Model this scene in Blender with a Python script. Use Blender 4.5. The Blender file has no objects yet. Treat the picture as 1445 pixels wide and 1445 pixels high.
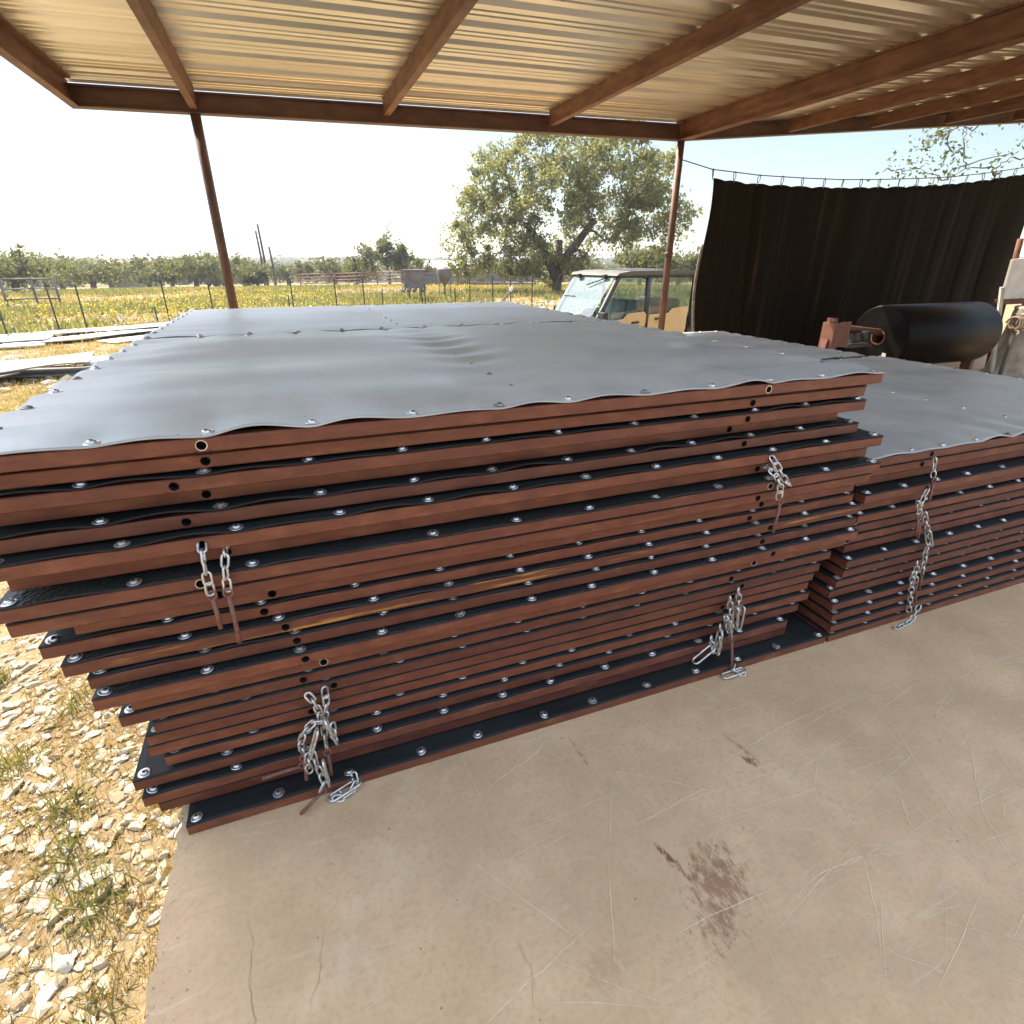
import bpy, bmesh, math, random
import numpy as np
from mathutils import Vector, Matrix, noise as mnoise
random.seed(7)
rng = np.random.default_rng(11)
R = math.radians
scene = bpy.context.scene
COL = scene.collection

# ------------------------------------------------------------------ camera, sky, sun, exposure
cam_data = bpy.data.cameras.new('camera')
cam = bpy.data.objects.new('camera', cam_data)
COL.objects.link(cam)
cam_data.sensor_width = 36.0
cam_data.lens = 785.0 / 1445.0 * 36.0
cam_data.shift_y = -20.5 / 1445.0
cam_data.clip_start = 0.02
cam_data.clip_end = 6000
cam.location = (0, 0, 1.45)
cam.rotation_euler = (R(90 - 23.16), 0, R(-21.0))
scene.camera = cam

SUN_DIR = Vector((-0.340, 0.80, 1.0)).normalized()
elev = math.asin(SUN_DIR.z)
world = bpy.data.worlds.new('World')
scene.world = world
world.use_nodes = True
wn = world.node_tree
bg = wn.nodes['Background']
sky = wn.nodes.new('ShaderNodeTexSky')
sky.sky_type = 'NISHITA'
sky.sun_disc = False
sky.sun_elevation = elev
sky.sun_rotation = math.atan2(SUN_DIR.x, SUN_DIR.y)
sky.air_density = 1.0
sky.dust_density = 0.7
sky.ozone_density = 1.0
hs_ = wn.nodes.new('ShaderNodeHueSaturation')      # hazy summer sky: paler than clean air
hs_.inputs['Saturation'].default_value = 0.75
wn.links.new(sky.outputs[0], hs_.inputs['Color'])
# dimming and blue tint painted into the low sky; dome above slightly raised
tcw = wn.nodes.new('ShaderNodeTexCoord')
sxyz = wn.nodes.new('ShaderNodeSeparateXYZ')
wn.links.new(tcw.outputs['Generated'], sxyz.inputs[0])
mr = wn.nodes.new('ShaderNodeMapRange')
mr.interpolation_type = 'SMOOTHSTEP'
mr.inputs['From Min'].default_value = 0.22
mr.inputs['From Max'].default_value = 0.62
wn.links.new(sxyz.outputs['Z'], mr.inputs['Value'])
mxw = wn.nodes.new('ShaderNodeMix'); mxw.data_type = 'RGBA'
mxw.inputs[6].default_value = (0.20, 0.225, 0.245, 1); mxw.inputs[7].default_value = (1.12, 1.12, 1.12, 1)
wn.links.new(mr.outputs[0], mxw.inputs[0])
mlw = wn.nodes.new('ShaderNodeMix'); mlw.data_type = 'RGBA'; mlw.blend_type = 'MULTIPLY'; mlw.inputs[0].default_value = 1.0
wn.links.new(hs_.outputs[0], mlw.inputs[6]); wn.links.new(mxw.outputs[2], mlw.inputs[7])
wn.links.new(mlw.outputs[2], bg.inputs[0])
bg.inputs[1].default_value = 0.15
sd = bpy.data.lights.new('sun', 'SUN')
sd.energy = 2.0
sd.angle = R(0.5)
sd.color = (1.0, 0.93, 0.82)
sun = bpy.data.objects.new('sun', sd)
COL.objects.link(sun)
sun.rotation_euler = (-SUN_DIR).to_track_quat('-Z', 'Y').to_euler()
scene.view_settings.view_transform = 'Standard'
scene.view_settings.look = 'None'
scene.view_settings.gamma = 1.0
scene.view_settings.exposure = 2.5
scene.view_settings.use_white_balance = True
scene.view_settings.white_balance_temperature = 7300
scene.view_settings.white_balance_tint = 10
scene.cycles.max_bounces = 10
scene.cycles.diffuse_bounces = 6
scene.cycles.transparent_max_bounces = 16
scene.cycles.sample_clamp_indirect = 6.0

# ------------------------------------------------------------------ object helpers
def link(name, me, mat=None, parent=None):
    o = bpy.data.objects.new(name, me)
    COL.objects.link(o)
    if mat is not None and me is not None:
        for m in (mat if isinstance(mat, (list, tuple)) else [mat]):
            me.materials.append(m)
    if parent is not None:
        o.parent = parent
    return o

def tag(o, label=None, cat=None, group=None, kind=None):
    if label: o['label'] = label
    if cat: o['category'] = cat
    if group: o['group'] = group
    if kind: o['kind'] = kind
    return o

def empty(name, loc, label, cat, group=None, rotz=0.0):
    o = bpy.data.objects.new(name, None)
    o.empty_display_size = 0.1
    COL.objects.link(o)
    o.location = loc
    o.rotation_euler = (0, 0, rotz)
    return tag(o, label, cat, group)

class MB:
    """collects solid pieces of ONE part"""
    def __init__(self):
        self.bm = bmesh.new()
    def box(self, x0, x1, y0, y1, z0, z1, bev=0.0, mat=None):
        r = bmesh.ops.create_cube(self.bm, size=1.0)
        vs = r['verts']
        for v in vs:
            v.co = Vector(((x0 + x1) / 2 + v.co.x * (x1 - x0), (y0 + y1) / 2 + v.co.y * (y1 - y0), (z0 + z1) / 2 + v.co.z * (z1 - z0)))
        if mat is not None:
            for v in vs: v.co = mat @ v.co
        if bev > 0:
            es = list({e for v in vs for e in v.link_edges})
            bmesh.ops.bevel(self.bm, geom=es, offset=bev, segments=2, affect='EDGES', profile=0.5)
        return self
    def bar(self, a, b, w, h, bev=0.0, up=(0, 0, 1)):
        a, b = Vector(a), Vector(b)
        d = b - a
        L = d.length
        if L < 1e-6: return self
        x = d.normalized()
        u = Vector(up)
        if abs(x.dot(u)) > 0.99: u = Vector((0, 1, 0))
        y = u.cross(x).normalized()
        z = x.cross(y)
        m = Matrix((x, y, z)).transposed().to_4x4()
        m.translation = (a + b) / 2
        return self.box(-L / 2, L / 2, -w / 2, w / 2, -h / 2, h / 2, bev, m)
    def tube(self, pts, r, seg=8, closed=False, cap=True, radii=None):
        pts = [Vector(p) for p in pts]
        n = len(pts)
        rings = []
        pu = None
        for i, p in enumerate(pts):
            if closed:
                t = (pts[(i + 1) % n] - pts[i - 1])
            else:
                t = pts[min(i + 1, n - 1)] - pts[max(i - 1, 0)]
            if t.length < 1e-9: t = Vector((0, 0, 1))
            t.normalize()
            if pu is None:
                pu = t.orthogonal().normalized()
            else:
                pu = (pu - t * pu.dot(t))
                pu = pu.normalized() if pu.length > 1e-6 else t.orthogonal().normalized()
            pv = t.cross(pu)
            rr = radii[i] if radii else r
            rings.append([self.bm.verts.new(p + (pu * math.cos(2 * math.pi * k / seg) + pv * math.sin(2 * math.pi * k / seg)) * rr) for k in range(seg)])
        m = n if closed else n - 1
        for i in range(m):
            A, B = rings[i], rings[(i + 1) % n]
            off = 0
            if closed and i == n - 1:
                off = min(range(seg), key=lambda q: (A[0].co - B[q].co).length)
            for k in range(seg):
                f = self.bm.faces.new((A[k], A[(k + 1) % seg], B[(k + 1 + off) % seg], B[(k + off) % seg]))
                f.smooth = True
        if cap and not closed:
            self.bm.faces.new(list(reversed(rings[0])))
            self.bm.faces.new(rings[-1])
        return self
    def lathe(self, prof, seg=24, mat=None, smooth=True):
        """prof: list of (r, z) about local Z"""
        rings = []
        for r, z in prof:
            if r < 1e-6:
                rings.append([self.bm.verts.new(Vector((0, 0, z)))])
            else:
                rings.append([self.bm.verts.new(Vector((r * math.cos(2 * math.pi * k / seg), r * math.sin(2 * math.pi * k / seg), z))) for k in range(seg)])
        for A, B in zip(rings[:-1], rings[1:]):
            for k in range(seg):
                k2 = (k + 1) % seg
                if len(A) == 1 and len(B) == 1: continue
                if len(A) == 1: f = self.bm.faces.new((A[0], B[k2], B[k]))
                elif len(B) == 1: f = self.bm.faces.new((A[k], A[k2], B[0]))
                else: f = self.bm.faces.new((A[k], A[k2], B[k2], B[k]))
                f.smooth = smooth
        if mat is not None:
            for ring in rings:
                for v in ring: v.co = mat @ v.co
        return self
    def poly(self, pts, thick=None, axis=(0, 1, 0)):
        """flat outline given a real thickness along axis"""
        ax = Vector(axis)
        a = [self.bm.verts.new(Vector(p)) for p in pts]
        b = [self.bm.verts.new(Vector(p) + ax * thick) for p in pts]
        n = len(a)
        self.bm.faces.new(a)
        self.bm.faces.new(list(reversed(b)))
        for i in range(n):
            self.bm.faces.new((a[i], b[i], b[(i + 1) % n], a[(i + 1) % n]))
        return self
    def mesh(self, name):
        bmesh.ops.recalc_face_normals(self.bm, faces=self.bm.faces)
        me = bpy.data.meshes.new(name)
        self.bm.to_mesh(me)
        self.bm.free()
        return me
    def build(self, name, mat, parent=None):
        return link(name, self.mesh(name), mat, parent)

def np_mesh(name, verts, faces_flat, nper, smooth=False):
    me = bpy.data.meshes.new(name)
    nv = len(verts)
    nf = len(faces_flat) // nper
    me.vertices.add(nv)
    me.vertices.foreach_set('co', np.asarray(verts, np.float32).ravel())
    me.loops.add(len(faces_flat))
    me.loops.foreach_set('vertex_index', np.asarray(faces_flat, np.int32))
    me.polygons.add(nf)
    me.polygons.foreach_set('loop_start', np.arange(0, nf * nper, nper, dtype=np.int32))
    me.polygons.foreach_set('use_smooth', np.full(nf, smooth, dtype=bool))
    me.update(calc_edges=True)
    return me

# ------------------------------------------------------------------ materials
def mat_new(name):
    m = bpy.data.materials.new(name)
    m.use_nodes = True
    nt = m.node_tree
    return m, nt, nt.nodes['Principled BSDF']

def N(nt, t, **kw):
    n = nt.nodes.new(t)
    for k, v in kw.items():
        if k.startswith('i_'):
            key = k[2:]
            n.inputs[int(key) if key.isdigit() else key].default_value = v
        else:
            setattr(n, k, v)
    return n

def L(nt, a, b): nt.links.new(a, b)

def coords(nt, scale=(1, 1, 1), rot=(0, 0, 0), kind='Object', loc=(0, 0, 0)):
    tc = N(nt, 'ShaderNodeTexCoord')
    mp = N(nt, 'ShaderNodeMapping')
    mp.inputs['Scale'].default_value = scale
    mp.inputs['Rotation'].default_value = rot
    mp.inputs['Location'].default_value = loc
    L(nt, tc.outputs[kind], mp.inputs[0])
    return mp.outputs[0]

def noise_tex(nt, vec, scale, detail=4, rough=0.55, dist=0.0):
    n = N(nt, 'ShaderNodeTexNoise')
    n.inputs['Scale'].default_value = scale
    n.inputs['Detail'].default_value = detail
    n.inputs['Roughness'].default_value = rough
    n.inputs['Distortion'].default_value = dist
    if vec is not None: L(nt, vec, n.inputs['Vector'])
    return n.outputs[0]

def ramp(nt, fac, stops):
    r = N(nt, 'ShaderNodeValToRGB')
    e = r.color_ramp.elements
    while len(e) < len(stops): e.new(0.5)
    for el, (p, c) in zip(e, stops):
        el.position = p
        el.color = (c[0], c[1], c[2], 1) if not isinstance(c, (int, float)) else (c, c, c, 1)
    L(nt, fac, r.inputs[0])
    return r.outputs[0]

def mixc(nt, fac, a, b, mode='MIX'):
    m = N(nt, 'ShaderNodeMix', data_type='RGBA', blend_type=mode)
    for sock, v in ((m.inputs[0], fac), (m.inputs[6], a), (m.inputs[7], b)):
        if hasattr(v, 'is_linked'): L(nt, v, sock)
        elif isinstance(v, (int, float)): sock.default_value = v
        else: sock.default_value = (v[0], v[1], v[2], 1)
    return m.outputs[2]

def math_n(nt, op, a, b=0.0, c=None, clamp=False):
    m = N(nt, 'ShaderNodeMath', operation=op, use_clamp=clamp)
    for i, v in enumerate((a, b, c)):
        if v is None: continue
        if hasattr(v, 'is_linked'): L(nt, v, m.inputs[i])
        else: m.inputs[i].default_value = v
    return m.outputs[0]

def bump(nt, bsdf, h, strength=0.3, dist=0.01):
    b = N(nt, 'ShaderNodeBump')
    b.inputs['Strength'].default_value = strength
    b.inputs['Distance'].default_value = dist
    L(nt, h, b.inputs['Height'])
    L(nt, b.outputs[0], bsdf.inputs['Normal'])

def simple(name, c1, c2=None, scale=8.0, rough=0.6, metal=0.0, stretch=(1, 1, 1), bstr=0.15, spec=0.5, lo=0.35, hi=0.65, bdist=0.004):
    m, nt, b = mat_new(name)
    c2 = c2 or tuple(x * 0.75 for x in c1)
    v = coords(nt, stretch)
    n = noise_tex(nt, v, scale, 6)
    L(nt, ramp(nt, n, [(lo, c2), (hi, c1)]), b.inputs['Base Color'])
    b.inputs['Roughness'].default_value = rough
    b.inputs['Metallic'].default_value = metal
    b.inputs['Specular IOR Level'].default_value = spec
    n2 = noise_tex(nt, v, scale * 6, 4)
    bump(nt, b, n2, bstr, bdist)
    return m

def red_steel(name, streak=False):
    m, nt, b = mat_new(name)
    oi = N(nt, 'ShaderNodeObjectInfo')
    off = N(nt, 'ShaderNodeVectorMath', operation='SCALE')
    off.inputs[0].default_value = (13.7, 5.1, 9.3)
    L(nt, oi.outputs['Random'], off.inputs['Scale'])
    tc = N(nt, 'ShaderNodeTexCoord')
    add = N(nt, 'ShaderNodeVectorMath', operation='ADD')
    L(nt, tc.outputs['Object'], add.inputs[0]); L(nt, off.outputs[0], add.inputs[1])
    mp = N(nt, 'ShaderNodeMapping'); mp.inputs['Scale'].default_value = (0.8, 30, 70)
    L(nt, add.outputs[0], mp.inputs[0])
    mp2 = N(nt, 'ShaderNodeMapping'); mp2.inputs['Scale'].default_value = (3.0, 5, 8)
    L(nt, add.outputs[0], mp2.inputs[0])
    n1 = noise_tex(nt, mp.outputs[0], 3.0, 6, 0.6)
    n2 = noise_tex(nt, mp2.outputs[0], 4.0, 8, 0.65)
    base = ramp(nt, n2, [(0.28, (0.098, 0.025, 0.014)), (0.52, (0.150, 0.041, 0.021)), (0.74, (0.215, 0.072, 0.037))])
    base = mixc(nt, ramp(nt, n1, [(0.52, 0.0), (0.76, 0.28)]), base, (0.070, 0.020, 0.014))
    base = mixc(nt, ramp(nt, n1, [(0.26, 0.20), (0.38, 0.0)]), base, (0.28, 0.115, 0.060))
    tint = ramp(nt, oi.outputs['Random'], [(0.0, (0.68, 0.68, 0.74)), (0.5, (0.98, 0.98, 0.98)), (1.0, (1.15, 1.18, 1.12))])
    base = mixc(nt, 1.0, base, tint, 'MULTIPLY')
    blot = noise_tex(nt, add.outputs[0], 7.0, 9, 0.72)
    base = mixc(nt, ramp(nt, blot, [(0.56, 0.0), (0.63, 0.35)]), base, (0.085, 0.028, 0.018))
    base = mixc(nt, ramp(nt, blot, [(0.30, 0.35), (0.38, 0.0)]), base, (0.27, 0.125, 0.08))
    sp = noise_tex(nt, add.outputs[0], 60.0, 3, 0.6)
    base = mixc(nt, ramp(nt, sp, [(0.66, 0.0), (0.74, 0.5)]), base, (0.22, 0.11, 0.07))
    if streak:
        mp3 = N(nt, 'ShaderNodeMapping'); mp3.inputs['Scale'].default_value = (1.3, 1, 26)
        L(nt, tc.outputs['Object'], mp3.inputs[0])
        n3 = noise_tex(nt, mp3.outputs[0], 2.2, 5, 0.6)
        base = mixc(nt, ramp(nt, n3, [(0.54, 0.0), (0.64, 0.85)]), base, (0.46, 0.20, 0.04))
    L(nt, base, b.inputs['Base Color'])
    b.inputs['Specular IOR Level'].default_value = 0.45
    L(nt, ramp(nt, n1, [(0.3, 0.36), (0.7, 0.55)]), b.inputs['Roughness'])
    bump(nt, b, n2, 0.12, 0.003)
    return m

def rubber(name, grain=False, dust=0.35, rough=0.40, lum=1.0, spec=0.5):
    m, nt, b = mat_new(name)
    v = coords(nt, (1, 1, 1))
    n = noise_tex(nt, v, 2.2, 6, 0.6)
    n2 = noise_tex(nt, v, 55.0, 4, 0.6)
    base = ramp(nt, n, [(0.35, tuple(q * lum for q in (0.0225, 0.0235, 0.0225))), (0.7, tuple(q * lum for q in (0.040, 0.041, 0.0385)))])
    dn = noise_tex(nt, coords(nt, (1.0, 6.0, 1.0)), 1.7, 8, 0.7)
    base = mixc(nt, ramp(nt, dn, [(0.45, 0.0), (0.85, dust)]), base, (0.21, 0.195, 0.175) if lum < 2 else (0.42, 0.40, 0.37))
    if lum > 2:      # water marks and scuffs on the weathered sheets
        wm_ = noise_tex(nt, v, 1.1, 7, 0.7, 0.6)
        base = mixc(nt, ramp(nt, wm_, [(0.46, 0.0), (0.50, 0.25), (0.56, 0.0)]), base, (0.46, 0.45, 0.43))
        sp_ = noise_tex(nt, v, 75.0, 2, 0.5)
        base = mixc(nt, ramp(nt, sp_, [(0.735, 0.0), (0.76, 0.9)]), base, (0.03, 0.028, 0.026))
    L(nt, base, b.inputs['Base Color'])
    L(nt, ramp(nt, n, [(0.3, rough - 0.05), (0.7, rough + 0.12)]), b.inputs['Roughness'])
    b.inputs['Specular IOR Level'].default_value = spec
    if grain:
        vo = N(nt, 'ShaderNodeTexVoronoi'); vo.inputs['Scale'].default_value = 95.0
        L(nt, v, vo.inputs['Vector'])
        bump(nt, b, vo.outputs['Distance'], 0.9, 0.004)
    else:
        bump(nt, b, n2, 0.10, 0.002)
    return m

M = {}
M['steel'] = red_steel('red_oxide_steel')
M['steel_streak'] = red_steel('red_oxide_steel_scraped', True)
M['rubber_top'] = rubber('grey_belt_rubber', dust=0.45, rough=0.36, lum=12.0, spec=0.75)
M['rubber'] = rubber('black_belt_rubber', dust=0.08, rough=0.6, spec=0.18, lum=0.55)
M['rubber_grain'] = rubber('pebbled_belt_rubber', grain=True, dust=0.08, rough=0.5, spec=0.25, lum=0.6)
M['zinc'] = simple('zinc_plated', (0.72, 0.71, 0.69), (0.50, 0.50, 0.50), 40, 0.30, 0.9, bstr=0.05)
M['socket'] = simple('socket_dark', (0.03, 0.03, 0.03), None, 10, 0.7)
M['galv'] = simple('galvanised_chain', (0.74, 0.73, 0.70), (0.42, 0.41, 0.39), 60, 0.34, 0.85, bstr=0.1)
M['pin'] = simple('rusty_pin', (0.23, 0.095, 0.065), (0.13, 0.055, 0.04), 60, 0.6, 0.1)
M['hole'] = simple('tube_inside', (0.012, 0.010, 0.010), None, 20, 0.8)
M['purlin'] = simple('rusty_purlin', (0.20, 0.095, 0.055), (0.105, 0.045, 0.028), 5, 0.6, 0.15, (1, 1, 4), 0.25)
M['beam'] = simple('brown_beam', (0.12, 0.060, 0.042), (0.07, 0.035, 0.027), 5, 0.55, 0.15, (1, 1, 3), 0.2)
M['post'] = simple('rusty_pipe', (0.150, 0.078, 0.050), (0.075, 0.038, 0.028), 14, 0.6, 0.2, (1, 1, 0.5), 0.3)
M['tin'] = simple('galvalume_sheet', (0.78, 0.725, 0.60), (0.62, 0.57, 0.46), 1.4, 0.34, 0.80, (0.4, 6, 1), 0.05)
M['tarp'] = None

def tarp_mat():
    m, nt, b = mat_new('black_tarp')
    n = noise_tex(nt, coords(nt, (9, 1, 0.35)), 1.0, 6, 0.6)
    n2 = noise_tex(nt, coords(nt, (1, 1, 1)), 2.5, 6, 0.6)
    base = ramp(nt, n, [(0.3, (0.0095, 0.0076, 0.0050)), (0.58, (0.0160, 0.0125, 0.0078)), (0.74, (0.046, 0.034, 0.020))])
    base = mixc(nt, ramp(nt, n2, [(0.5, 0.0), (0.8, 0.35)]), base, (0.012, 0.009, 0.0065))
    L(nt, base, b.inputs['Base Color'])
    b.inputs['Roughness'].default_value = 0.75
    b.inputs['Specular IOR Level'].default_value = 0.06
    bump(nt, b, n2, 0.2, 0.01)
    return m
M['tarp'] = tarp_mat()

def leaf_mat(name, c1, c2, c3, trans=0.45):
    m, nt, b = mat_new(name)
    geo = N(nt, 'ShaderNodeNewGeometry')
    col = ramp(nt, geo.outputs['Random Per Island'], [(0.0, c1), (0.55, c2), (1.0, c3)])
    out = nt.nodes['Material Output']
    L(nt, col, b.inputs['Base Color'])
    b.inputs['Roughness'].default_value = 0.55
    b.inputs['Specular IOR Level'].default_value = 0.3
    tr = N(nt, 'ShaderNodeBsdfTranslucent')
    L(nt, mixc(nt, 1.0, col, (1.25, 1.2, 0.6), 'MULTIPLY'), tr.inputs[0])
    mx = N(nt, 'ShaderNodeMixShader'); mx.inputs[0].default_value = trans
    L(nt, b.outputs[0], mx.inputs[1]); L(nt, tr.outputs[0], mx.inputs[2])
    L(nt, mx.outputs[0], out.inputs[0])
    return m
M['oak'] = leaf_mat('oak_leaves', (0.145, 0.155, 0.085), (0.205, 0.210, 0.120), (0.28, 0.28, 0.175), 0.58)
M['oak_far'] = leaf_mat('far_oak_leaves', (0.080, 0.092, 0.045), (0.120, 0.132, 0.062), (0.160, 0.168, 0.088), 0.5)
M['wood_far'] = leaf_mat('woodland_leaves', (0.085, 0.100, 0.070), (0.115, 0.132, 0.092), (0.145, 0.160, 0.115), 0.45)
M['cedar'] = leaf_mat('bush_leaves', (0.05, 0.07, 0.03), (0.10, 0.12, 0.05), (0.15, 0.165, 0.08))
M['bark'] = simple('oak_bark', (0.105, 0.085, 0.068), (0.045, 0.036, 0.030), 5, 0.9, 0, (1, 1, 0.3), 0.6, bdist=0.03)
M['weed'] = leaf_mat('green_weeds', (0.13, 0.145, 0.06), (0.20, 0.205, 0.09), (0.30, 0.28, 0.14), 0.4)
M['straw'] = leaf_mat('dry_grass', (0.30, 0.21, 0.075), (0.38, 0.28, 0.11), (0.46, 0.36, 0.17), 0.35)
M['flower'] = leaf_mat('yellow_flowers', (0.46, 0.34, 0.06), (0.54, 0.42, 0.09), (0.58, 0.48, 0.15), 0.35)

def stone_mat():
    m, nt, b = mat_new('limestone')
    geo = N(nt, 'ShaderNodeNewGeometry')
    col = ramp(nt, geo.outputs['Random Per Island'], [(0.0, (0.24, 0.17, 0.10)), (0.25, (0.36, 0.29, 0.19)), (0.5, (0.45, 0.40, 0.30)), (1.0, (0.54, 0.51, 0.44))])
    n = noise_tex(nt, coords(nt), 35, 6, 0.65)
    col = mixc(nt, ramp(nt, n, [(0.45, 0.0), (0.75, 0.6)]), col, (0.30, 0.20, 0.10))
    L(nt, col, b.inputs['Base Color'])
    b.inputs['Roughness'].default_value = 0.9
    bump(nt, b, n, 0.35, 0.006)
    return m
M['stone'] = stone_mat()

def ground_mat():
    m, nt, b = mat_new('dry_soil')
    v = coords(nt)
    big = noise_tex(nt, v, 0.35, 6, 0.6)
    mid = noise_tex(nt, v, 3.0, 8, 0.65)
    fine = noise_tex(nt, v, 45.0, 6, 0.7)
    vo = N(nt, 'ShaderNodeTexVoronoi'); vo.inputs['Scale'].default_value = 28.0
    L(nt, v, vo.inputs['Vector'])
    c = ramp(nt, mid, [(0.3, (0.20, 0.135, 0.075)), (0.5, (0.30, 0.225, 0.13)), (0.7, (0.38, 0.31, 0.19))])
    c = mixc(nt, ramp(nt, big, [(0.42, 0.0), (0.62, 0.55)]), c, (0.32, 0.24, 0.10))
    c = mixc(nt, ramp(nt, fine, [(0.4, 0.45), (0.6, 0.0)]), c, (0.12, 0.075, 0.04))
    c = mixc(nt, ramp(nt, vo.outputs['Distance'], [(0.10, 0.5), (0.30, 0.0)]), c, (0.46, 0.39, 0.27))
    L(nt, c, b.inputs['Base Color'])
    b.inputs['Roughness'].default_value = 0.95
    b.inputs['Specular IOR Level'].default_value = 0.15
    bump(nt, b, fine, 0.6, 0.02)
    return m
M['ground'] = ground_mat()

def concrete_mat():
    m, nt, b = mat_new('tan_concrete')
    tc = N(nt, 'ShaderNodeTexCoord')
    P = tc.outputs['Object']
    big = noise_tex(nt, P, 0.9, 5, 0.6)
    mid = noise_tex(nt, P, 5.0, 8, 0.65)
    fine = noise_tex(nt, P, 70.0, 6, 0.65)
    c = ramp(nt, big, [(0.3, (0.60, 0.396, 0.226)), (0.7, (0.70, 0.475, 0.282))])
    c = mixc(nt, ramp(nt, mid, [(0.38, 0.38), (0.66, 0.0)]), c, (0.42, 0.275, 0.14))
    c = mixc(nt, ramp(nt, fine, [(0.34, 0.30), (0.52, 0.0)]), c, (0.29, 0.20, 0.115))
    wide = noise_tex(nt, P, 1.8, 7, 0.7)
    c = mixc(nt, ramp(nt, wide, [(0.40, 0.45), (0.60, 0.0)]), c, (0.41, 0.275, 0.15))
    c = mixc(nt, ramp(nt, noise_tex(nt, coords(nt, (1, 1, 1), (0, 0, 1.1), loc=(3, 5, 0)), 2.6, 8, 0.75), [(0.55, 0.0), (0.68, 0.35)]), c, (0.68, 0.52, 0.34))
    # rubbed streaks: long thin contour lines of stretched noise
    for ang, sc, w, seed in ((0.35, 1.0, 0.006, 0.0), (1.15, 1.3, 0.005, 4.0), (-0.6, 1.1, 0.005, 8.0), (0.1, 1.7, 0.006, 12.0)):
        mp = N(nt, 'ShaderNodeMapping')
        mp.inputs['Rotation'].default_value = (0, 0, ang); mp.inputs['Scale'].default_value = (0.5 * sc, 7 * sc, 1)
        mp.inputs['Location'].default_value = (seed, seed * 0.7, 0)
        L(nt, P, mp.inputs[0])
        nn = noise_tex(nt, mp.outputs[0], 1.6, 2, 0.4)
        d = math_n(nt, 'ABSOLUTE', math_n(nt, 'SUBTRACT', nn, 0.5))
        line = ramp(nt, d, [(0.0, 1.0), (w, 0.0)])
        msk = ramp(nt, noise_tex(nt, P, 1.9 + seed * 0.1, 3, 0.5), [(0.50, 0.0), (0.60, 0.55)])
        c = mixc(nt, math_n(nt, 'MULTIPLY', line, msk), c, (0.60, 0.47, 0.32))
    # pitted dark specks
    vo = N(nt, 'ShaderNodeTexVoronoi'); vo.inputs['Scale'].default_value = 14.0
    L(nt, P, vo.inputs['Vector'])
    c = mixc(nt, ramp(nt, vo.outputs['Distance'], [(0.028, 0.7), (0.045, 0.0)]), c, (0.12, 0.08, 0.055))
    # red oxide paint rubbed into the floor (own shapes)
    sn = noise_tex(nt, coords(nt, (1.6, 0.7, 1), (0, 0, 0.5)), 42.0, 8, 0.75)
    sn2 = noise_tex(nt, P, 9.0, 4, 0.6)
    for (x, y, ang, a, bb, st) in ((0.80, 0.645, 0.75, 0.165, 0.095, 0.62), (0.735, 0.765, -1.27, 0.060, 0.016, 0.95), (1.167, 0.99, -1.35, 0.085, 0.011, 0.45), (1.16, 0.925, -1.3, 0.030, 0.018, 0.9), (0.671, 1.15, -1.5, 0.07, 0.008, 0.4), (0.45, 0.598, 0.2, 0.07, 0.05, 0.2)):
        mp = N(nt, 'ShaderNodeMapping', vector_type='TEXTURE')
        mp.inputs['Location'].default_value = (x, y, 0); mp.inputs['Rotation'].default_value = (0, 0, ang); mp.inputs['Scale'].default_value = (a, bb, 1)
        L(nt, P, mp.inputs[0])
        ln = N(nt, 'ShaderNodeVectorMath', operation='LENGTH')
        L(nt, mp.outputs[0], ln.inputs[0])
        edge = math_n(nt, 'SUBTRACT', 1.25, ln.outputs[1], clamp=True)
        k = math_n(nt, 'ADD', math_n(nt, 'MULTIPLY_ADD', edge, 0.40, -0.74), math_n(nt, 'ADD', math_n(nt, 'MULTIPLY', sn, 1.9), math_n(nt, 'MULTIPLY', sn2, 0.6)))
        k = ramp(nt, k, [(0.70, 0.0), (0.94, st)])
        inside = math_n(nt, 'LESS_THAN', ln.outputs[1], 1.6)
        c = mixc(nt, math_n(nt, 'MULTIPLY', k, inside), c, (0.17, 0.055, 0.030))
    L(nt, c, b.inputs['Base Color'])
    L(nt, ramp(nt, mid, [(0.3, 0.55), (0.7, 0.75)]), b.inputs['Roughness'])
    b.inputs['Specular IOR Level'].default_value = 0.35
    bump(nt, b, fine, 0.12, 0.003)
    return m
M['concrete'] = concrete_mat()
M['scratch'] = simple('scratched_concrete', (0.76, 0.62, 0.45), (0.64, 0.50, 0.34), 30, 0.8)
M['white_paint'] = simple('white_painted_sheet', (0.66, 0.64, 0.60), (0.50, 0.47, 0.42), 2.0, 0.6, 0, (1, 3, 1))
M['grey_mat'] = simple('weathered_mat', (0.25, 0.22, 0.185), (0.15, 0.13, 0.11), 3, 0.8)
M['tan_paint'] = simple('tan_plastic', (0.74, 0.50, 0.235), (0.66, 0.44, 0.205), 3, 0.38)
M['dust_roof'] = simple('dusty_roof', (0.125, 0.112, 0.09), (0.075, 0.068, 0.058), 3, 0.7)
M['black_plastic'] = simple('black_plastic', (0.032, 0.031, 0.030), (0.022, 0.021, 0.02), 8, 0.5)
M['cage'] = simple('cage_steel', (0.045, 0.042, 0.040), None, 8, 0.42)
M['seat'] = simple('grey_vinyl', (0.10, 0.105, 0.11), (0.07, 0.073, 0.078), 8, 0.55)
M['tyre'] = simple('tyre_rubber', (0.028, 0.027, 0.026), None, 20, 0.85)
M['fence_post'] = simple('green_black_post', (0.045, 0.045, 0.038), (0.03, 0.028, 0.024), 20, 0.7)
M['wire'] = simple('fence_wire', (0.20, 0.18, 0.16), (0.10, 0.08, 0.07), 30, 0.5, 0.6)
M['timber'] = simple('grey_timber', (0.34, 0.27, 0.20), (0.22, 0.17, 0.125), 6, 0.85, 0, (1, 1, 0.3))
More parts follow.
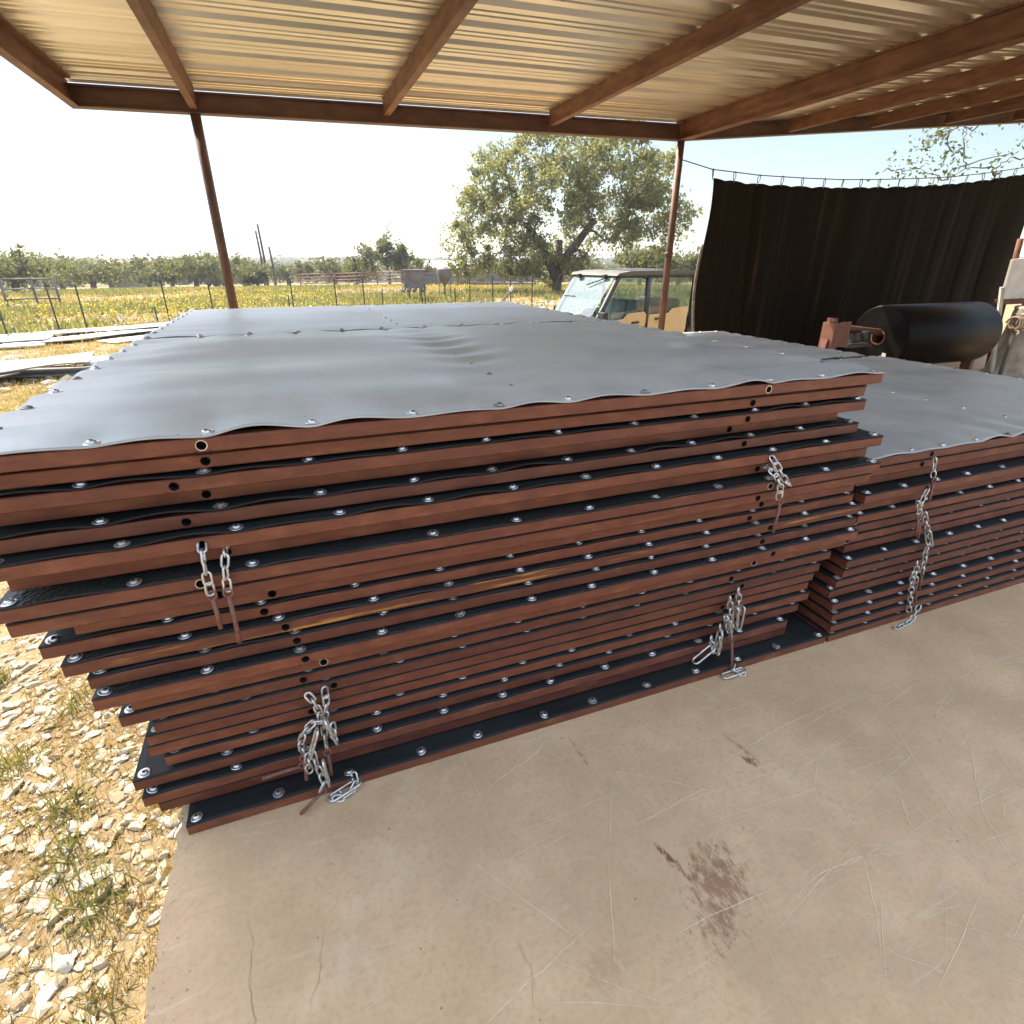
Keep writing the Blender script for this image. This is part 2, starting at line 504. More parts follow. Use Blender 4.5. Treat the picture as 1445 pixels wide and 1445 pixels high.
M['corral'] = simple('weathered_rail', (0.18, 0.16, 0.15), (0.11, 0.10, 0.095), 3, 0.85)
M['barn_red'] = simple('barn_red_metal', (0.22, 0.055, 0.045), (0.15, 0.045, 0.04), 3, 0.6)
M['rust'] = simple('heavy_rust', (0.23, 0.095, 0.055), (0.12, 0.045, 0.03), 6, 0.75, 0.1)
M['feeder'] = simple('feeder_grey', (0.17, 0.155, 0.14), (0.13, 0.085, 0.07), 2.5, 0.6, 0.2)
M['white_metal'] = simple('white_metal', (0.72, 0.71, 0.68), (0.56, 0.54, 0.50), 6, 0.5)
M['bin'] = simple('dirty_white_bin', (0.58, 0.55, 0.47), (0.30, 0.26, 0.20), 7, 0.5, 0.2)
M['roof_tile'] = simple('orange_roof', (0.42, 0.22, 0.14), (0.33, 0.17, 0.11), 3, 0.7)
M['plaster'] = simple('pale_plaster', (0.42, 0.37, 0.30), None, 3, 0.8)
M['dark_window'] = simple('dark_glass', (0.02, 0.022, 0.025), None, 3, 0.15)

def glass_mat(name, tint, refl, dusty):
    m, nt, b = mat_new(name)
    out = nt.nodes['Material Output']
    tr = N(nt, 'ShaderNodeBsdfTransparent'); tr.inputs[0].default_value = (*tint, 1)
    gl = N(nt, 'ShaderNodeBsdfGlossy'); gl.inputs['Roughness'].default_value = 0.03
    lw = N(nt, 'ShaderNodeLayerWeight'); lw.inputs[0].default_value = 0.5
    fr_ = math_n(nt, 'MULTIPLY_ADD', math_n(nt, 'POWER', lw.outputs['Facing'], 4.0), 0.8, 0.03 * refl)
    mx = N(nt, 'ShaderNodeMixShader')
    L(nt, fr_, mx.inputs[0]); L(nt, tr.outputs[0], mx.inputs[1]); L(nt, gl.outputs[0], mx.inputs[2])
    df = N(nt, 'ShaderNodeBsdfDiffuse'); df.inputs[0].default_value = (0.5, 0.55, 0.55, 1)
    tl = N(nt, 'ShaderNodeBsdfTranslucent'); tl.inputs[0].default_value = (0.5, 0.58, 0.6, 1)
    m3 = N(nt, 'ShaderNodeMixShader'); m3.inputs[0].default_value = 0.5
    L(nt, df.outputs[0], m3.inputs[1]); L(nt, tl.outputs[0], m3.inputs[2])
    m2 = N(nt, 'ShaderNodeMixShader')
    n = noise_tex(nt, coords(nt), 3.0, 6, 0.6)
    L(nt, ramp(nt, n, [(0.3, dusty * 0.6), (0.7, dusty * 1.4)]), m2.inputs[0])
    L(nt, mx.outputs[0], m2.inputs[1]); L(nt, m3.outputs[0], m2.inputs[2])
    L(nt, m2.outputs[0], out.inputs[0])
    return m
M['glass'] = glass_mat('side_glass', (0.78, 0.84, 0.80), 1.45, 0.05)
M['windshield'] = glass_mat('dusty_windshield', (0.72, 0.88, 0.92), 1.45, 0.025)

# ------------------------------------------------------------------ terrain
SX0, SX1, SY0, SY1 = -0.485, 13.0, -4.2, 6.35       # concrete floor rectangle
def sstep(a, b, x):
    t = np.clip((x - a) / (b - a), 0, 1)
    return t * t * (3 - 2 * t)
def height(x, y):
    x = np.asarray(x, float); y = np.asarray(y, float)
    dx = np.maximum(np.maximum(SX0 - x, x - SX1), 0)
    dy = np.maximum(np.maximum(SY0 - y, y - SY1), 0)
    d = np.hypot(dx, dy)
    r = np.hypot(x, y)
    h = -0.10 - 0.60 * sstep(0.15, 3.0, d)
    h = h - 0.030 * np.clip(r - 44, 0, 130) * sstep(40, 70, r)
    h = h + 0.0072 * np.clip(r - 260, 0, 900)
    h = h + 0.10 * np.sin(x * 0.21 + 1.0) * np.sin(y * 0.17) * sstep(8, 20, d)
    h = h + 1.6 * np.sin(x * 0.011 + 0.7) * np.sin(y * 0.008 + 2.0) * sstep(160, 500, r)
    h = h + 0.012 * np.sin(x * 5.1) * np.sin(y * 4.3) * sstep(0.1, 0.6, d)
    return h
def hz(x, y): return float(height(x, y))

def axis_coords(lo, hi, c0, c1, fine):
    out = [c0]
    s = fine
    p = c0
    while p < c1: p += fine; out.append(p)
    st = fine
    p = out[-1]
    while p < hi: st *= 1.13; p += st; out.append(p)
    st = fine; p = c0; neg = []
    while p > lo: st *= 1.13; p -= st; neg.append(p)
    return np.array(neg[::-1] + out)
gx = axis_coords(-1500, 1800, -3.0, 3.0, 0.15)
gy = axis_coords(-600, 2200, -1.0, 6.0, 0.15)
GX, GY = np.meshgrid(gx, gy, indexing='ij')
GZ = height(GX, GY)
inside = (GX > SX0 + 0.2) & (GX < SX1 - 0.3) & (GY > SY0 + 0.3) & (GY < SY1 - 0.2)
GZ = np.where(inside, -0.35, GZ)
nx, ny = len(gx), len(gy)
idx = np.arange(nx * ny).reshape(nx, ny)
F = np.stack([idx[:-1, :-1], idx[1:, :-1], idx[1:, 1:], idx[:-1, 1:]], -1).reshape(-1)
ground = link('ground', np_mesh('ground', np.stack([GX, GY, GZ], -1).reshape(-1, 3), F, 4, True), M['ground'])
tag(ground, kind='structure')

# concrete floor with a slightly broken edge
fb = bmesh.new()
def edge_pts():
    pts = []
    y = SY0
    while y < SY1:
        pts.append((SX0 + random.gauss(0, 0.0035) + (random.uniform(0.004, 0.014) if random.random() < 0.12 else 0), y)); y += 0.025
    return pts
lp = edge_pts()
ring = [(x, y) for x, y in lp] + [(SX0, SY1), (SX1, SY1), (SX1, SY0)]
top = [fb.verts.new((x, y, 0)) for x, y in ring]
bot = [fb.verts.new((x, y, -0.42)) for x, y in ring]
fb.faces.new(list(reversed(top)))
for i in range(len(ring)):
    j = (i + 1) % len(ring)
    fb.faces.new((top[i], top[j], bot[j], bot[i]))
bmesh.ops.recalc_face_normals(fb, faces=fb.faces)
fme = bpy.data.meshes.new('concrete_floor'); fb.to_mesh(fme); fb.free()
tag(link('concrete_floor', fme, M['concrete']), kind='structure')

# gouged scratches on the floor
sv, sf = [], []
def scratch(pts, w):
    n = len(pts)
    base = len(sv)
    for i, (x, y) in enumerate(pts):
        a = pts[max(i - 1, 0)]; b = pts[min(i + 1, n - 1)]
        d = np.array([b[0] - a[0], b[1] - a[1]]); d = d / (np.linalg.norm(d) + 1e-9)
        ww = w * (0.25 + 0.75 * math.sin(math.pi * (i + 0.4) / (n - 0.2))) * random.uniform(0.6, 1.2) / 2
        sv.append((x - d[1] * ww, y + d[0] * ww, 0.0012)); sv.append((x + d[1] * ww, y - d[0] * ww, 0.0012))
    for i in range(n - 1):
        q = base + 2 * i
        sf.extend((q, q + 1, q + 3, q + 2))
def rand_scratch(x, y, ang, ln, w, bend):
    n = max(4, int(ln / 0.04))
    pts = []
    for i in range(n):
        t = i / (n - 1) - 0.5
        pts.append((x + math.cos(ang) * t * ln - math.sin(ang) * bend * t * t * ln + random.gauss(0, 0.0012), y + math.sin(ang) * t * ln + math.cos(ang) * bend * t * t * ln + random.gauss(0, 0.0012)))
    scratch(pts, w)
for k in range(130):
    x = random.uniform(0.2, 3.2); y = random.uniform(0.15, 1.28)
    if random.random() < 0.35: x = random.uniform(1.0, 2.2); y = random.uniform(0.3, 0.9)
    ang = random.choice([0.25, 0.35, 0.05, -0.5, 1.2, -0.9]) + random.gauss(0, 0.25)
    rand_scratch(x, y, ang, random.uniform(0.05, 0.42) * (1.4 if k % 7 == 0 else 1), random.uniform(0.0008, 0.0019), random.uniform(-0.08, 0.08))
for pts in ([(0.16, 0.60), (0.30, 0.645), (0.46, 0.69)], [(0.93, 0.56), (1.08, 0.59), (1.22, 0.58), (1.34, 0.545)], [(1.53, 0.80), (1.50, 0.70), (1.42, 0.60), (1.40, 0.50)], [(1.25, 0.62), (1.13, 0.48), (1.05, 0.40)], [(1.75, 0.95), (1.60, 0.66), (1.50, 0.45)], [(1.05, 0.95), (1.35, 1.0), (1.75, 1.03)], [(1.2, 0.83), (1.7, 0.92)], [(0.32, 1.12), (0.55, 1.20), (0.62, 1.26)], [(1.9, 0.75), (1.65, 0.55), (1.55, 0.40)], [(0.7, 0.87), (0.95, 0.90)]):
    dense = []
    for a, b in zip(pts[:-1], pts[1:]):
        for i in range(8): dense.append((a[0] + (b[0] - a[0]) * i / 8 + random.gauss(0, .0015), a[1] + (b[1] - a[1]) * i / 8 + random.gauss(0, .0015)))
    scratch(dense + [pts[-1]], random.uniform(0.0014, 0.0026))
tag(link('floor_scratches', np_mesh('floor_scratches', sv, sf, 4), M['scratch']), kind='structure')

sv, sf = [], []
for pts in ([(-0.30, 1.02), (-0.28, 0.95), (-0.285, 0.86), (-0.27, 0.78), (-0.275, 0.70), (-0.26, 0.62)], [(-0.13, 0.90), (-0.14, 0.82), (-0.17, 0.75)], [(0.28, 0.60), (0.30, 0.66), (0.29, 0.72)], [(-0.33, 0.62), (-0.2, 0.66), (-0.1, 0.67)]):
    dense = []
    for a, b in zip(pts[:-1], pts[1:]):
        for i in range(6): dense.append((a[0] + (b[0] - a[0]) * i / 6 + random.gauss(0, .002), a[1] + (b[1] - a[1]) * i / 6 + random.gauss(0, .002)))
    scratch(dense + [pts[-1]], 0.0011)
tag(link('floor_cracks', np_mesh('floor_cracks', sv, sf, 4), simple('crack_dirt', (0.33, 0.235, 0.15), None, 20, 0.9)), kind='structure')

# ------------------------------------------------------------------ open steel shed
YB = 6.05
PX = [-1.338, -0.483, 1.06, 2.70, 4.324, 5.75, 7.03, 8.33, 9.66, 11.0, 12.3]
def beam_bot(x):
    return 2.555 + 0.0205 * (x + 0.483) if x < 4.324 else 2.655 + 0.098 * (x - 4.324)
BH = 0.15
def roof_z(x): return beam_bot(x) + BH + 0.036 - 0.034 * min(1.0, max(0.0, (x - 4.324) / 1.4))
shed = empty('open_shed', (-0.483, YB, 0), 'open steel shed with corrugated tin roof on rust brown beams and pipe posts', 'shed')
def shed_part(mb, name, mat): 
    o = mb.build(name, mat); o.parent = shed; o.matrix_parent_inverse = Matrix.Translation((0.483, -YB, 0)); return o
YF = 0.9
# corrugated sheet: profile along Y, bent where the roof changes pitch
prof = []
pitch = 0.338
y = YB + 0.10
k = 0
RB = 0.048
while y > YF:
    prof += [(y, 0.0), (y - 0.030, RB), (y - 0.072, RB), (y - 0.102, 0.0), (y - 0.170, 0.0), (y - 0.178, 0.008), (y - 0.192, 0.008), (y - 0.200, 0.0), (y - 0.242, 0.0), (y - 0.250, 0.008), (y - 0.264, 0.008), (y - 0.272, 0.0)]
    y -= pitch
XS = [-1.45, -0.483, 1.06, 2.70, 4.324, 5.75, 7.03, 8.33, 9.66, 11.0, 12.9]
rv, rf = [], []
for x in XS:
    for (py, pz) in prof:
        rv.append((x, py, roof_z(x) + pz))
npf = len(prof)
for i in range(len(XS) - 1):
    for j in range(npf - 1):
        a = i * npf + j
        rf.extend((a, a + 1, a + npf + 1, a + npf))
rme = np_mesh('roof_sheet', rv, rf, 4)
ro = link('roof_sheet', rme, M['tin'])
sol = ro.modifiers.new('sheet_thickness', 'SOLIDIFY'); sol.thickness = 0.0012; sol.offset = 1
ro.parent = shed; ro.matrix_parent_inverse = Matrix.Translation((0.483, -YB, 0))

def i_section_beam(a, b):
    """I-beam following the roof line at y = YB"""
    mb = MB()
    (xa, za), (xb, zb) = a, b
    c0 = Vector((xa, YB, 0)); 
    def seg(dz, w, h):
        mb.bar((xa, YB, za + dz), (xb, YB, zb + dz), w, h, 0.0015)
    seg(0.006, 0.10, 0.012); seg(BH - 0.006, 0.10, 0.012)
    seg(BH / 2, 0.010, BH - 0.0242)
    return mb
shed_part(i_section_beam((-1.3375, beam_bot(-1.3375)), (4.29, beam_bot(4.29))), 'eave_beam', M['beam'])
shed_part(i_section_beam((4.358, beam_bot(4.358)), (12.6, beam_bot(12.6))), 'eave_beam', M['beam'])
shed_part(i_section_beam((-1.30, beam_bot(-1.30)), (12.6, beam_bot(-1.3) + 0.6)).__class__().bar((-1.3, YF + 0.2, beam_bot(-1.3) + BH / 2), (4.3, YF + 0.2, beam_bot(4.3) + BH / 2), 0.1, BH, 0.002), 'eave_beam', M['beam'])
for i, x in enumerate(PX):
    zt = roof_z(x) - 0.002
    mb = MB()
    y1 = YB - 0.058 if i not in (0,) else YB + 0.055
    y0 = YF + 0.03
    if i == 0:      # edge channel, flanges inwards
        h = 0.165; zb = zt - h - 0.02
        mb.box(x - 0.008, x - 0.001, y0, y1, zb, zt)
        mb.box(x + 0.0003, x + 0.055, y0, YB - 0.058, zb, zb + 0.007); mb.box(x + 0.0003, x + 0.055, y0, YB - 0.058, zt - 0.007, zt)
    elif i in (1,):
        zb = beam_bot(x) + 0.025
        mb.box(x - 0.028, x + 0.028, y0, y1, zb, zt, 0.006)
    elif i == 4:    # deep girder over the post
        zb = beam_bot(x) - 0.002
        mb.box(x - 0.004, x + 0.004, y0, y1, zb + 0.0102, zt - 0.0102)
        mb.box(x - 0.050, x + 0.050, y0, y1, zb, zb + 0.010, 0.002); mb.box(x - 0.050, x + 0.050, y0, y1, zt - 0.010, zt, 0.002)
        mb.box(x - 0.052, x + 0.052, YB - 0.0576, YB + 0.05, zb, zt, 0.002)
    else:           # C purlin, open side away from the eave post
        zb = zt - 0.125
        mb.box(x - 0.003, x + 0.003, y0, y1, zb, zt)
        mb.box(x + 0.0033, x + 0.055, y0, y1, zb, zb + 0.004); mb.box(x + 0.0033, x + 0.055, y0, y1, zt - 0.004, zt)
        mb.box(x + 0.051, x + 0.055, y0, y1, zb + 0.0043, zb + 0.02)
    shed_part(mb, 'girder' if i in (1, 4) else 'purlin', M['purlin'])
for x in (-0.483, 4.324):
    mb = MB()
    lean = -0.02 if x > 0 else 0.03
    mb.tube([(x + lean, YB, 0.0), (x + lean * 0.5, YB, 1.3), (x, YB, beam_bot(x) + 0.0)], 0.040, 20)
    mb.box(x + lean - 0.10, x + lean + 0.10, YB - 0.10, YB + 0.10, 0.001, 0.013, 0.002)
    if x > 0: mb.tube([(x - 0.011, YB, 1.49), (x - 0.011, YB, 1.53)], 0.048, 20)
    shed_part(mb, 'post', M['post'])
for x in (-1.30, 4.324):
    shed_part(MB().tube([(x, YF + 0.2, -0.8 if x < 0 else 0.0), (x, YF + 0.2, beam_bot(x))], 0.040, 16), 'post', M['post'])

# ------------------------------------------------------------------ framed rubber panels
PIT = 1.108 / 24
TUBE = 0.0325
def frame_mesh(W, D, holes):
    """square tube frame, origin at front left bottom corner; holes: x positions bored through the front tube"""
    mb = MB()
    t = TUBE
    bv = 0.0022
    mb.box(0, t, t + 0.0003, D - t - 0.0003, 0, t, bv)
    mb.box(W - t, W, t + 0.0003, D - t - 0.0003, 0, t, bv)
    mb.box(0, W, D - t, D, 0, t, bv)
    mb.box(W / 2 - t / 2, W / 2 + t / 2, t + 0.0003, D - t - 0.0003, 0.0002, t - 0.0002)
    bm = mb.bm
    # front tube: loft of a bevelled square around the open front face, front face pierced by the holes
    rad = 0.0102
    zc = t / 2
    # outer skin except the front plane
    sec = [(bv, 0.0), (t, 0.0), (t, t), (bv, t), (0.0, t - bv), (0.0, bv)]     # (y, z)
    A = [bm.verts.new((0, yy, zz)) for yy, zz in sec]
    B = [bm.verts.new((W, yy, zz)) for yy, zz in sec]
    for i in range(6):
        if i == 4: continue
        j = (i + 1) % 6
        bm.faces.new((A[i], A[j], B[j], B[i]))
    bm.faces.new(A); bm.faces.new(list(reversed(B)))
    xs = sorted(holes)
    cuts = [0.0]
    for hx in xs: cuts += [hx - 0.0165, hx + 0.0165]
    cuts.append(W)
    hs = iter(xs)
    for i in range(len(cuts) - 1):
        x0, x1 = cuts[i], cuts[i + 1]
        if i % 2 == 0:
            bm.faces.new([bm.verts.new(p) for p in ((x0, 0, bv), (x1, 0, bv), (x1, 0, t - bv), (x0, 0, t - bv))])
        else:
            hx = next(hs)
            n = 20
            inner, outer, deep, lip0, lip1 = [], [], [], [], []
            for k in range(n):
                a = 2 * math.pi * k / n
                ca, sa = math.cos(a), math.sin(a)
                q = max(abs(ca) / 0.0165, abs(sa) / (t / 2 - bv))
                outer.append(bm.verts.new((hx + ca / q, 0, zc + sa / q)))
                inner.append(bm.verts.new((hx + ca * rad * 1.18, 0, zc + sa * rad * 1.18)))
                lip0.append(bm.verts.new((hx + ca * rad * 1.15, -0.0012, zc + sa * rad * 1.15)))
                lip1.append(bm.verts.new((hx + ca * rad, -0.0012, zc + sa * rad)))
                deep.append(bm.verts.new((hx + ca * rad, t * 0.9, zc + sa * rad)))
            for k in range(n):
                k2 = (k + 1) % n
                bm.faces.new((outer[k], outer[k2], inner[k2], inner[k]))
                f1 = bm.faces.new((inner[k], inner[k2], lip0[k2], lip0[k])); f2 = bm.faces.new((lip0[k], lip0[k2], lip1[k2], lip1[k]))
                f1.material_index = 2; f2.material_index = 2
                f = bm.faces.new((lip1[k], lip1[k2], deep[k2], deep[k])); f.material_index = 1
            f = bm.faces.new(deep); f.material_index = 1
    bmesh.ops.remove_doubles(bm, verts=bm.verts, dist=1e-5)
    return mb.mesh('steel_frame')

def sheet_mesh(W, D, bx, lip, side_lip=0.0, seed=0, wavy=0.0, fine=False):
    """rubber sheet with scalloped edges between bolts. bx: bolt x positions along the front edge"""
    th = 0.0036
    if fine:
        xs = np.linspace(0, W, 200)
        ys = np.concatenate([np.linspace(0, 0.25, 20), np.linspace(0.27, D - 0.12, 80), np.linspace(D - 0.10, D, 10)])
    else:
        xs = np.linspace(0, W, 120)
        ys = np.concatenate([np.array([0, 0.01, 0.02, 0.03, 0.045, 0.07, 0.12]), np.linspace(0.3, D, 8)])
    X, Y = np.meshgrid(xs, ys, indexing='ij')
    r_ = np.random.default_rng(seed)
    bxs = np.array(bx)
    # phase along the front edge: 0 at bolts, 1 between
    i = np.clip(np.searchsorted(bxs, X) - 1, 0, len(bxs) - 2)
    t = np.clip((X - bxs[i]) / (bxs[i + 1] - bxs[i]), 0, 1)
    amp = r_.uniform(0.25, 1.5, len(bxs))
    skew = r_.uniform(-0.25, 0.25, len(bxs))
    tt = np.clip(t + skew[i] * t * (1 - t) * 2, 0, 1)
    sc = np.sin(np.pi * tt) ** 1.5 * amp[i]
    sc = np.where((X < bxs[0]) | (X > bxs[-1]), 0.0, sc)
    dec = np.exp(-(Y / (0.16 if fine else 0.026)) ** 1.3)
    Z = lip * sc * dec
    if fine:
        # back edge, side edges and the middle bolt row pinned as well
        Z += lip * 0.7 * sc * np.exp(-((D - Y) / 0.13) ** 1.3)
        by = np.linspace(0.02, D - 0.02, 10)
        j = np.clip(np.searchsorted(by, Y) - 1, 0, 8)
        ty = np.clip((Y - by[j]) / (by[j + 1] - by[j]), 0, 1)
        ampy = r_.uniform(0.6, 1.2, 10)
        scy = np.sin(np.pi * ty) ** 1.4 * ampy[j]
        Z += side_lip * scy * (np.exp(-(X / 0.22) ** 1.2) + np.exp(-((W - X) / 0.2) ** 1.2))
        pin = (1 - np.exp(-(Y / 0.17) ** 2)) * (1 - np.exp(-((D - Y) / 0.17) ** 2)) * (1 - np.exp(-(X / 0.22) ** 2)) * (1 - np.exp(-((W - X) / 0.22) ** 2))
        mid = 1 - 0.75 * np.exp(-((X - W / 2) / 0.12) ** 2) * (0.4 + 0.6 * np.cos(np.pi * ty) ** 2)
        f = np.zeros_like(X)
        for q in range(7):
            ky = r_.uniform(6, 15); kx = r_.uniform(0.3, 1.6); ph = r_.uniform(0, 6.28)
            f += np.sin(Y * ky + kx * X + ph + 0.8 * np.sin(X * r_.uniform(1, 2.5) + ph)) * r_.uniform(0.5, 1.0) * (7.5 / ky)
        for q in range(5):
            cxx, cyy = r_.uniform(0.3, W - 0.3), r_.uniform(0.3, D - 0.3)
            f += r_.uniform(-1.5, 2.2) * np.exp(-((X - cxx) / r_.uniform(0.2, 0.5)) ** 2 - ((Y - cyy) / r_.uniform(0.08, 0.2)) ** 2)
        Z += wavy * pin * mid * (f * 0.45 + 1.3)
        Z = np.maximum(Z, 0.0)
    nx_, ny_ = X.shape
    # free edge overhangs the steel by a hair
    X = X.copy(); Y = Y.copy()
    Y[:, 0] = -0.002 - 0.001 * sc[:, 0]
    top_ = np.stack([X, Y, Z + th], -1).reshape(-1, 3); bot_ = np.stack([X, Y, Z + 0.0002], -1).reshape(-1, 3)
    V = np.concatenate([top_, bot_])
    I = np.arange(nx_ * ny_).reshape(nx_, ny_); O = nx_ * ny_
    q = np.stack([I[:-1, :-1], I[1:, :-1], I[1:, 1:], I[:-1, 1:]], -1).reshape(-1, 4)
    fs = [q, q[:, ::-1] + O]
    def skirt(line, flip):
        a, b = line[:-1], line[1:]
        s = np.stack([a, a + O, b + O, b], -1)
        return s[:, ::-1] if flip else s
    fs += [skirt(I[:, 0], False), skirt(I[:, -1], True), skirt(I[0, :], True), skirt(I[-1, :], False)]
    me = np_mesh('rubber_sheet', V, np.concatenate(fs).ravel(), 4, True)
    return me

def bolt_mesh():
    mb = MB()
    mb.lathe([(0.0, 0.0), (0.0125, 0.0), (0.0135, 0.0012), (0.0115, 0.0022), (0.0085, 0.0024)], 20)
    mb.lathe([(0.0080, 0.0022), (0.0076, 0.0050), (0.0058, 0.0066), (0.0036, 0.0071)], 16)
    n0 = len(mb.bm.faces)
    mb.lathe([(0.0036, 0.0071), (0.0033, 0.0045), (0.0, 0.0044)], 6, smooth=False)
    mb.bm.faces.ensure_lookup_table()
    for f in mb.bm.faces[n0:]: f.material_index = 1
    return mb.mesh('bolt')
BOLT = bolt_mesh(); BOLT.transform(Matrix.Scale(1.22, 4)); BOLT.materials.append(M['zinc']); BOLT.materials.append(M['socket'])
BOLT_DULL = BOLT.copy(); BOLT_DULL.materials[0] = simple('dull_zinc', (0.40, 0.39, 0.37), (0.20, 0.19, 0.18), 40, 0.5, 0.8)
BOLT_RUST = BOLT.copy(); BOLT_RUST.materials[0] = simple('spotted_zinc', (0.45, 0.42, 0.38), (0.15, 0.085, 0.05), 90, 0.5, 0.6)

def add_bolts(root, pts, z):
    for (x, y) in pts:
        if random.random() < 0.025: continue
        o = bpy.data.objects.new('bolt', random.choice((BOLT, BOLT, BOLT, BOLT_DULL, BOLT_RUST)) if random.random() < 0.7 else BOLT)
        COL.objects.link(o)
        o.parent = root
        o.location = (x, y, z + 0.0034)
        o.rotation_euler = (random.gauss(0, 0.09), random.gauss(0, 0.09), random.uniform(0, 6.28))

G_PANEL = 'steel framed rubber panels stacked under the shed'
def panel(x0, x1, yf, z, D, holes, label, top=False, lip=0.004, rot=0.0, mat=None, rub=None, bolts='front', seed=0, wavy=0.017, side_lip=0.011):
    W = x1 - x0
    root = empty('framed_mat', (x0, yf, z), label, 'panel', G_PANEL, rot)
    root.rotation_euler.y = random.gauss(0, 0.0009) if bolts == 'front' else 0.0
    fr = link('steel_frame', frame_mesh(W, D, [h - x0 for h in holes]), [mat or M['steel'], M['hole'], M['zinc'] if seed % 7 == 3 else M['steel']], root)
    nb = 12
    bx = [0.024 + (W - 0.048) * i / (nb - 1) + (random.gauss(0, 0.008) if 0 < i < nb - 1 else 0) for i in range(nb)]
    sh = link('rubber_sheet', sheet_mesh(W, D, bx, lip, side_lip, seed, wavy, top), rub or M['rubber'], root)
    sh.location = (0, 0, TUBE + 0.0003)
    zb = TUBE + 0.0003
    pts = []
    if bolts in ('front', 'all', 'right'):
        pts += [(x, 0.020) for x in bx]
    if bolts == 'front':
        pts += [(0.022, 0.22), (W - 0.022, 0.22)]
    if bolts in ('all',):
        ys = np.linspace(0.02, D - 0.02, 10)
        for yy in ys[1:]:
            pts += [(0.022, yy), (W - 0.022, yy)]
        for yy in ys[1:-1]:
            pts.append((W / 2, yy))
        pts += [(x, D - 0.020) for x in bx[1:-1]]
    add_bolts(root, pts, zb)
    return root

# (left end x, right end x, front y, hole xs) of the tall stack from the top down
STACK = [
 (-0.660, 1.813, 1.290, (-0.211, 1.330)), (-0.668, 1.795, 1.328, (-0.216, 1.312)), (-0.700, 1.800, 1.318, (-0.286, 1.294)), (-0.690, 1.752, 1.371, (-0.237, 1.280)),
 (-0.690, 1.815, 1.328, (-0.282, 1.312)), (-0.660, 1.905, 1.297, (-0.257, 1.397)), (-0.640, 1.895, 1.338, (-0.216, 1.392)), (-0.660, 1.912, 1.288, (-0.276, 1.408)),
 (-0.655, 1.905, 1.304, (-0.246, 1.385)), (-0.560, 1.880, 1.345, (-0.138, 1.442)), (-0.635, 1.890, 1.342, (-0.164, 1.400)), (-0.600, 1.915, 1.322, (-0.120, 1.484)),
 (-0.560, 1.912, 1.320, (-0.099, 1.458)), (-0.557, 1.915, 1.296, (-0.085, 1.500)), (-0.498, 1.902, 1.327, (-0.043, 1.452)), (-0.533, 1.838, 1.332, (-0.102, 1.358)),
 (-0.470, 1.800, 1.336, (-0.027, 1.420)), (-0.498, 1.795, 1.349, (-0.053, 1.398)), (-0.508, 1.790, 1.361, (-0.098, 1.368)), (-0.478, 1.800, 1.362, ()),
 (-0.560, 1.762, 1.350, ()), (-0.546, 1.690, 1.333, ()), (-0.520, 1.705, 1.346, ()), (-0.454, 1.868, 1.284, ())]
ORD = ['topmost', 'second', 'third', 'fourth', 'fifth', 'sixth', 'seventh', 'eighth', 'ninth', 'tenth', 'eleventh', 'twelfth', 'thirteenth', 'fourteenth', 'fifteenth', 'sixteenth', 'seventeenth', 'eighteenth', 'nineteenth', 'twentieth', 'twenty-first', 'twenty-second', 'twenty-third', 'bottom']
for i, (x0, x1, yf, holes) in enumerate(STACK):
    z = 0.0 + (23 - i) * (1.1035 - TUBE) / 23
    if i == 0: lab = 'topmost panel of the tall front stack, wavy grey rubber sheet fully in view'
    elif i == 5: lab = 'red framed panel sixth from the top of the tall front stack, chains through its holes'
    elif i == 11: lab = 'red framed panel with orange scrape marks, twelfth down in the tall front stack'
    elif i == 23: lab = 'bottom panel of the tall front stack, lying on the concrete with a wide black strip'
    else: lab = ORD[i] + ' red framed rubber panel down from the top of the tall front stack'
    lip = {0: 0.0125, 2: 0.007, 4: 0.009, 5: 0.008, 7: 0.004, 10: 0.007, 11: 0.006, 12: 0.006, 21: 0.007}.get(i, 0.003)
    D = 1.82 if i == 0 else 1.80
    panel(x0, x1, yf, z, D, holes, lab, top=(i == 0), lip=lip, rot=random.gauss(0, 0.0015), mat=M['steel_streak'] if i == 11 else None,
          rub=M['rubber_top'] if i == 0 else (M['rubber_grain'] if i in (7, 11, 13, 16) else M['rubber']), bolts='all' if i == 0 else 'front', seed=i + 3)

RS = [(1.916, 4.135, 1.328, (2.25,)), (1.930, 4.12, 1.345, (2.24,)), (1.935, 4.11, 1.372, ()), (1.925, 4.12, 1.315, (2.26,)), (1.930, 4.10, 1.345, ()), (1.935, 4.10, 1.330, ()),
      (1.930, 4.10, 1.338, ()), (1.940, 4.09, 1.345, ()), (1.935, 4.09, 1.352, ()), (1.915, 4.10, 1.312, ()), (1.920, 4.09, 1.318, ()), (1.900, 4.08, 1.322, ()),
      (1.882, 4.08, 1.326, ()), (1.884, 4.08, 1.300, ()), (1.886, 4.07, 1.292, ()), (1.886, 4.07, 1.284, ()), (1.884, 4.07, 1.282, ())]
PIT2 = 0.7775 / 17
for i, (x0, x1, yf, holes) in enumerate(RS):
    z = (16 - i) * (0.774 - TUBE) / 16
    if i == 0: lab = 'topmost panel of the lower front stack, smooth grey sheet beside the tall stack'
    elif i == 16: lab = 'bottom red framed panel of the lower front stack, resting on the concrete'
    else: lab = ORD[i] + ' red framed rubber panel down from the top of the lower front stack'
    panel(x0, x1, yf, z, 1.68 if i == 0 else 1.66, holes, lab, top=(i == 0), lip=0.010 if i == 0 else 0.003, rot=random.gauss(0, 0.001),
          rub=M['rubber_top'] if i == 0 else M['rubber'], bolts='all' if i == 0 else 'front', seed=i + 60, wavy=0.006, side_lip=0.005)

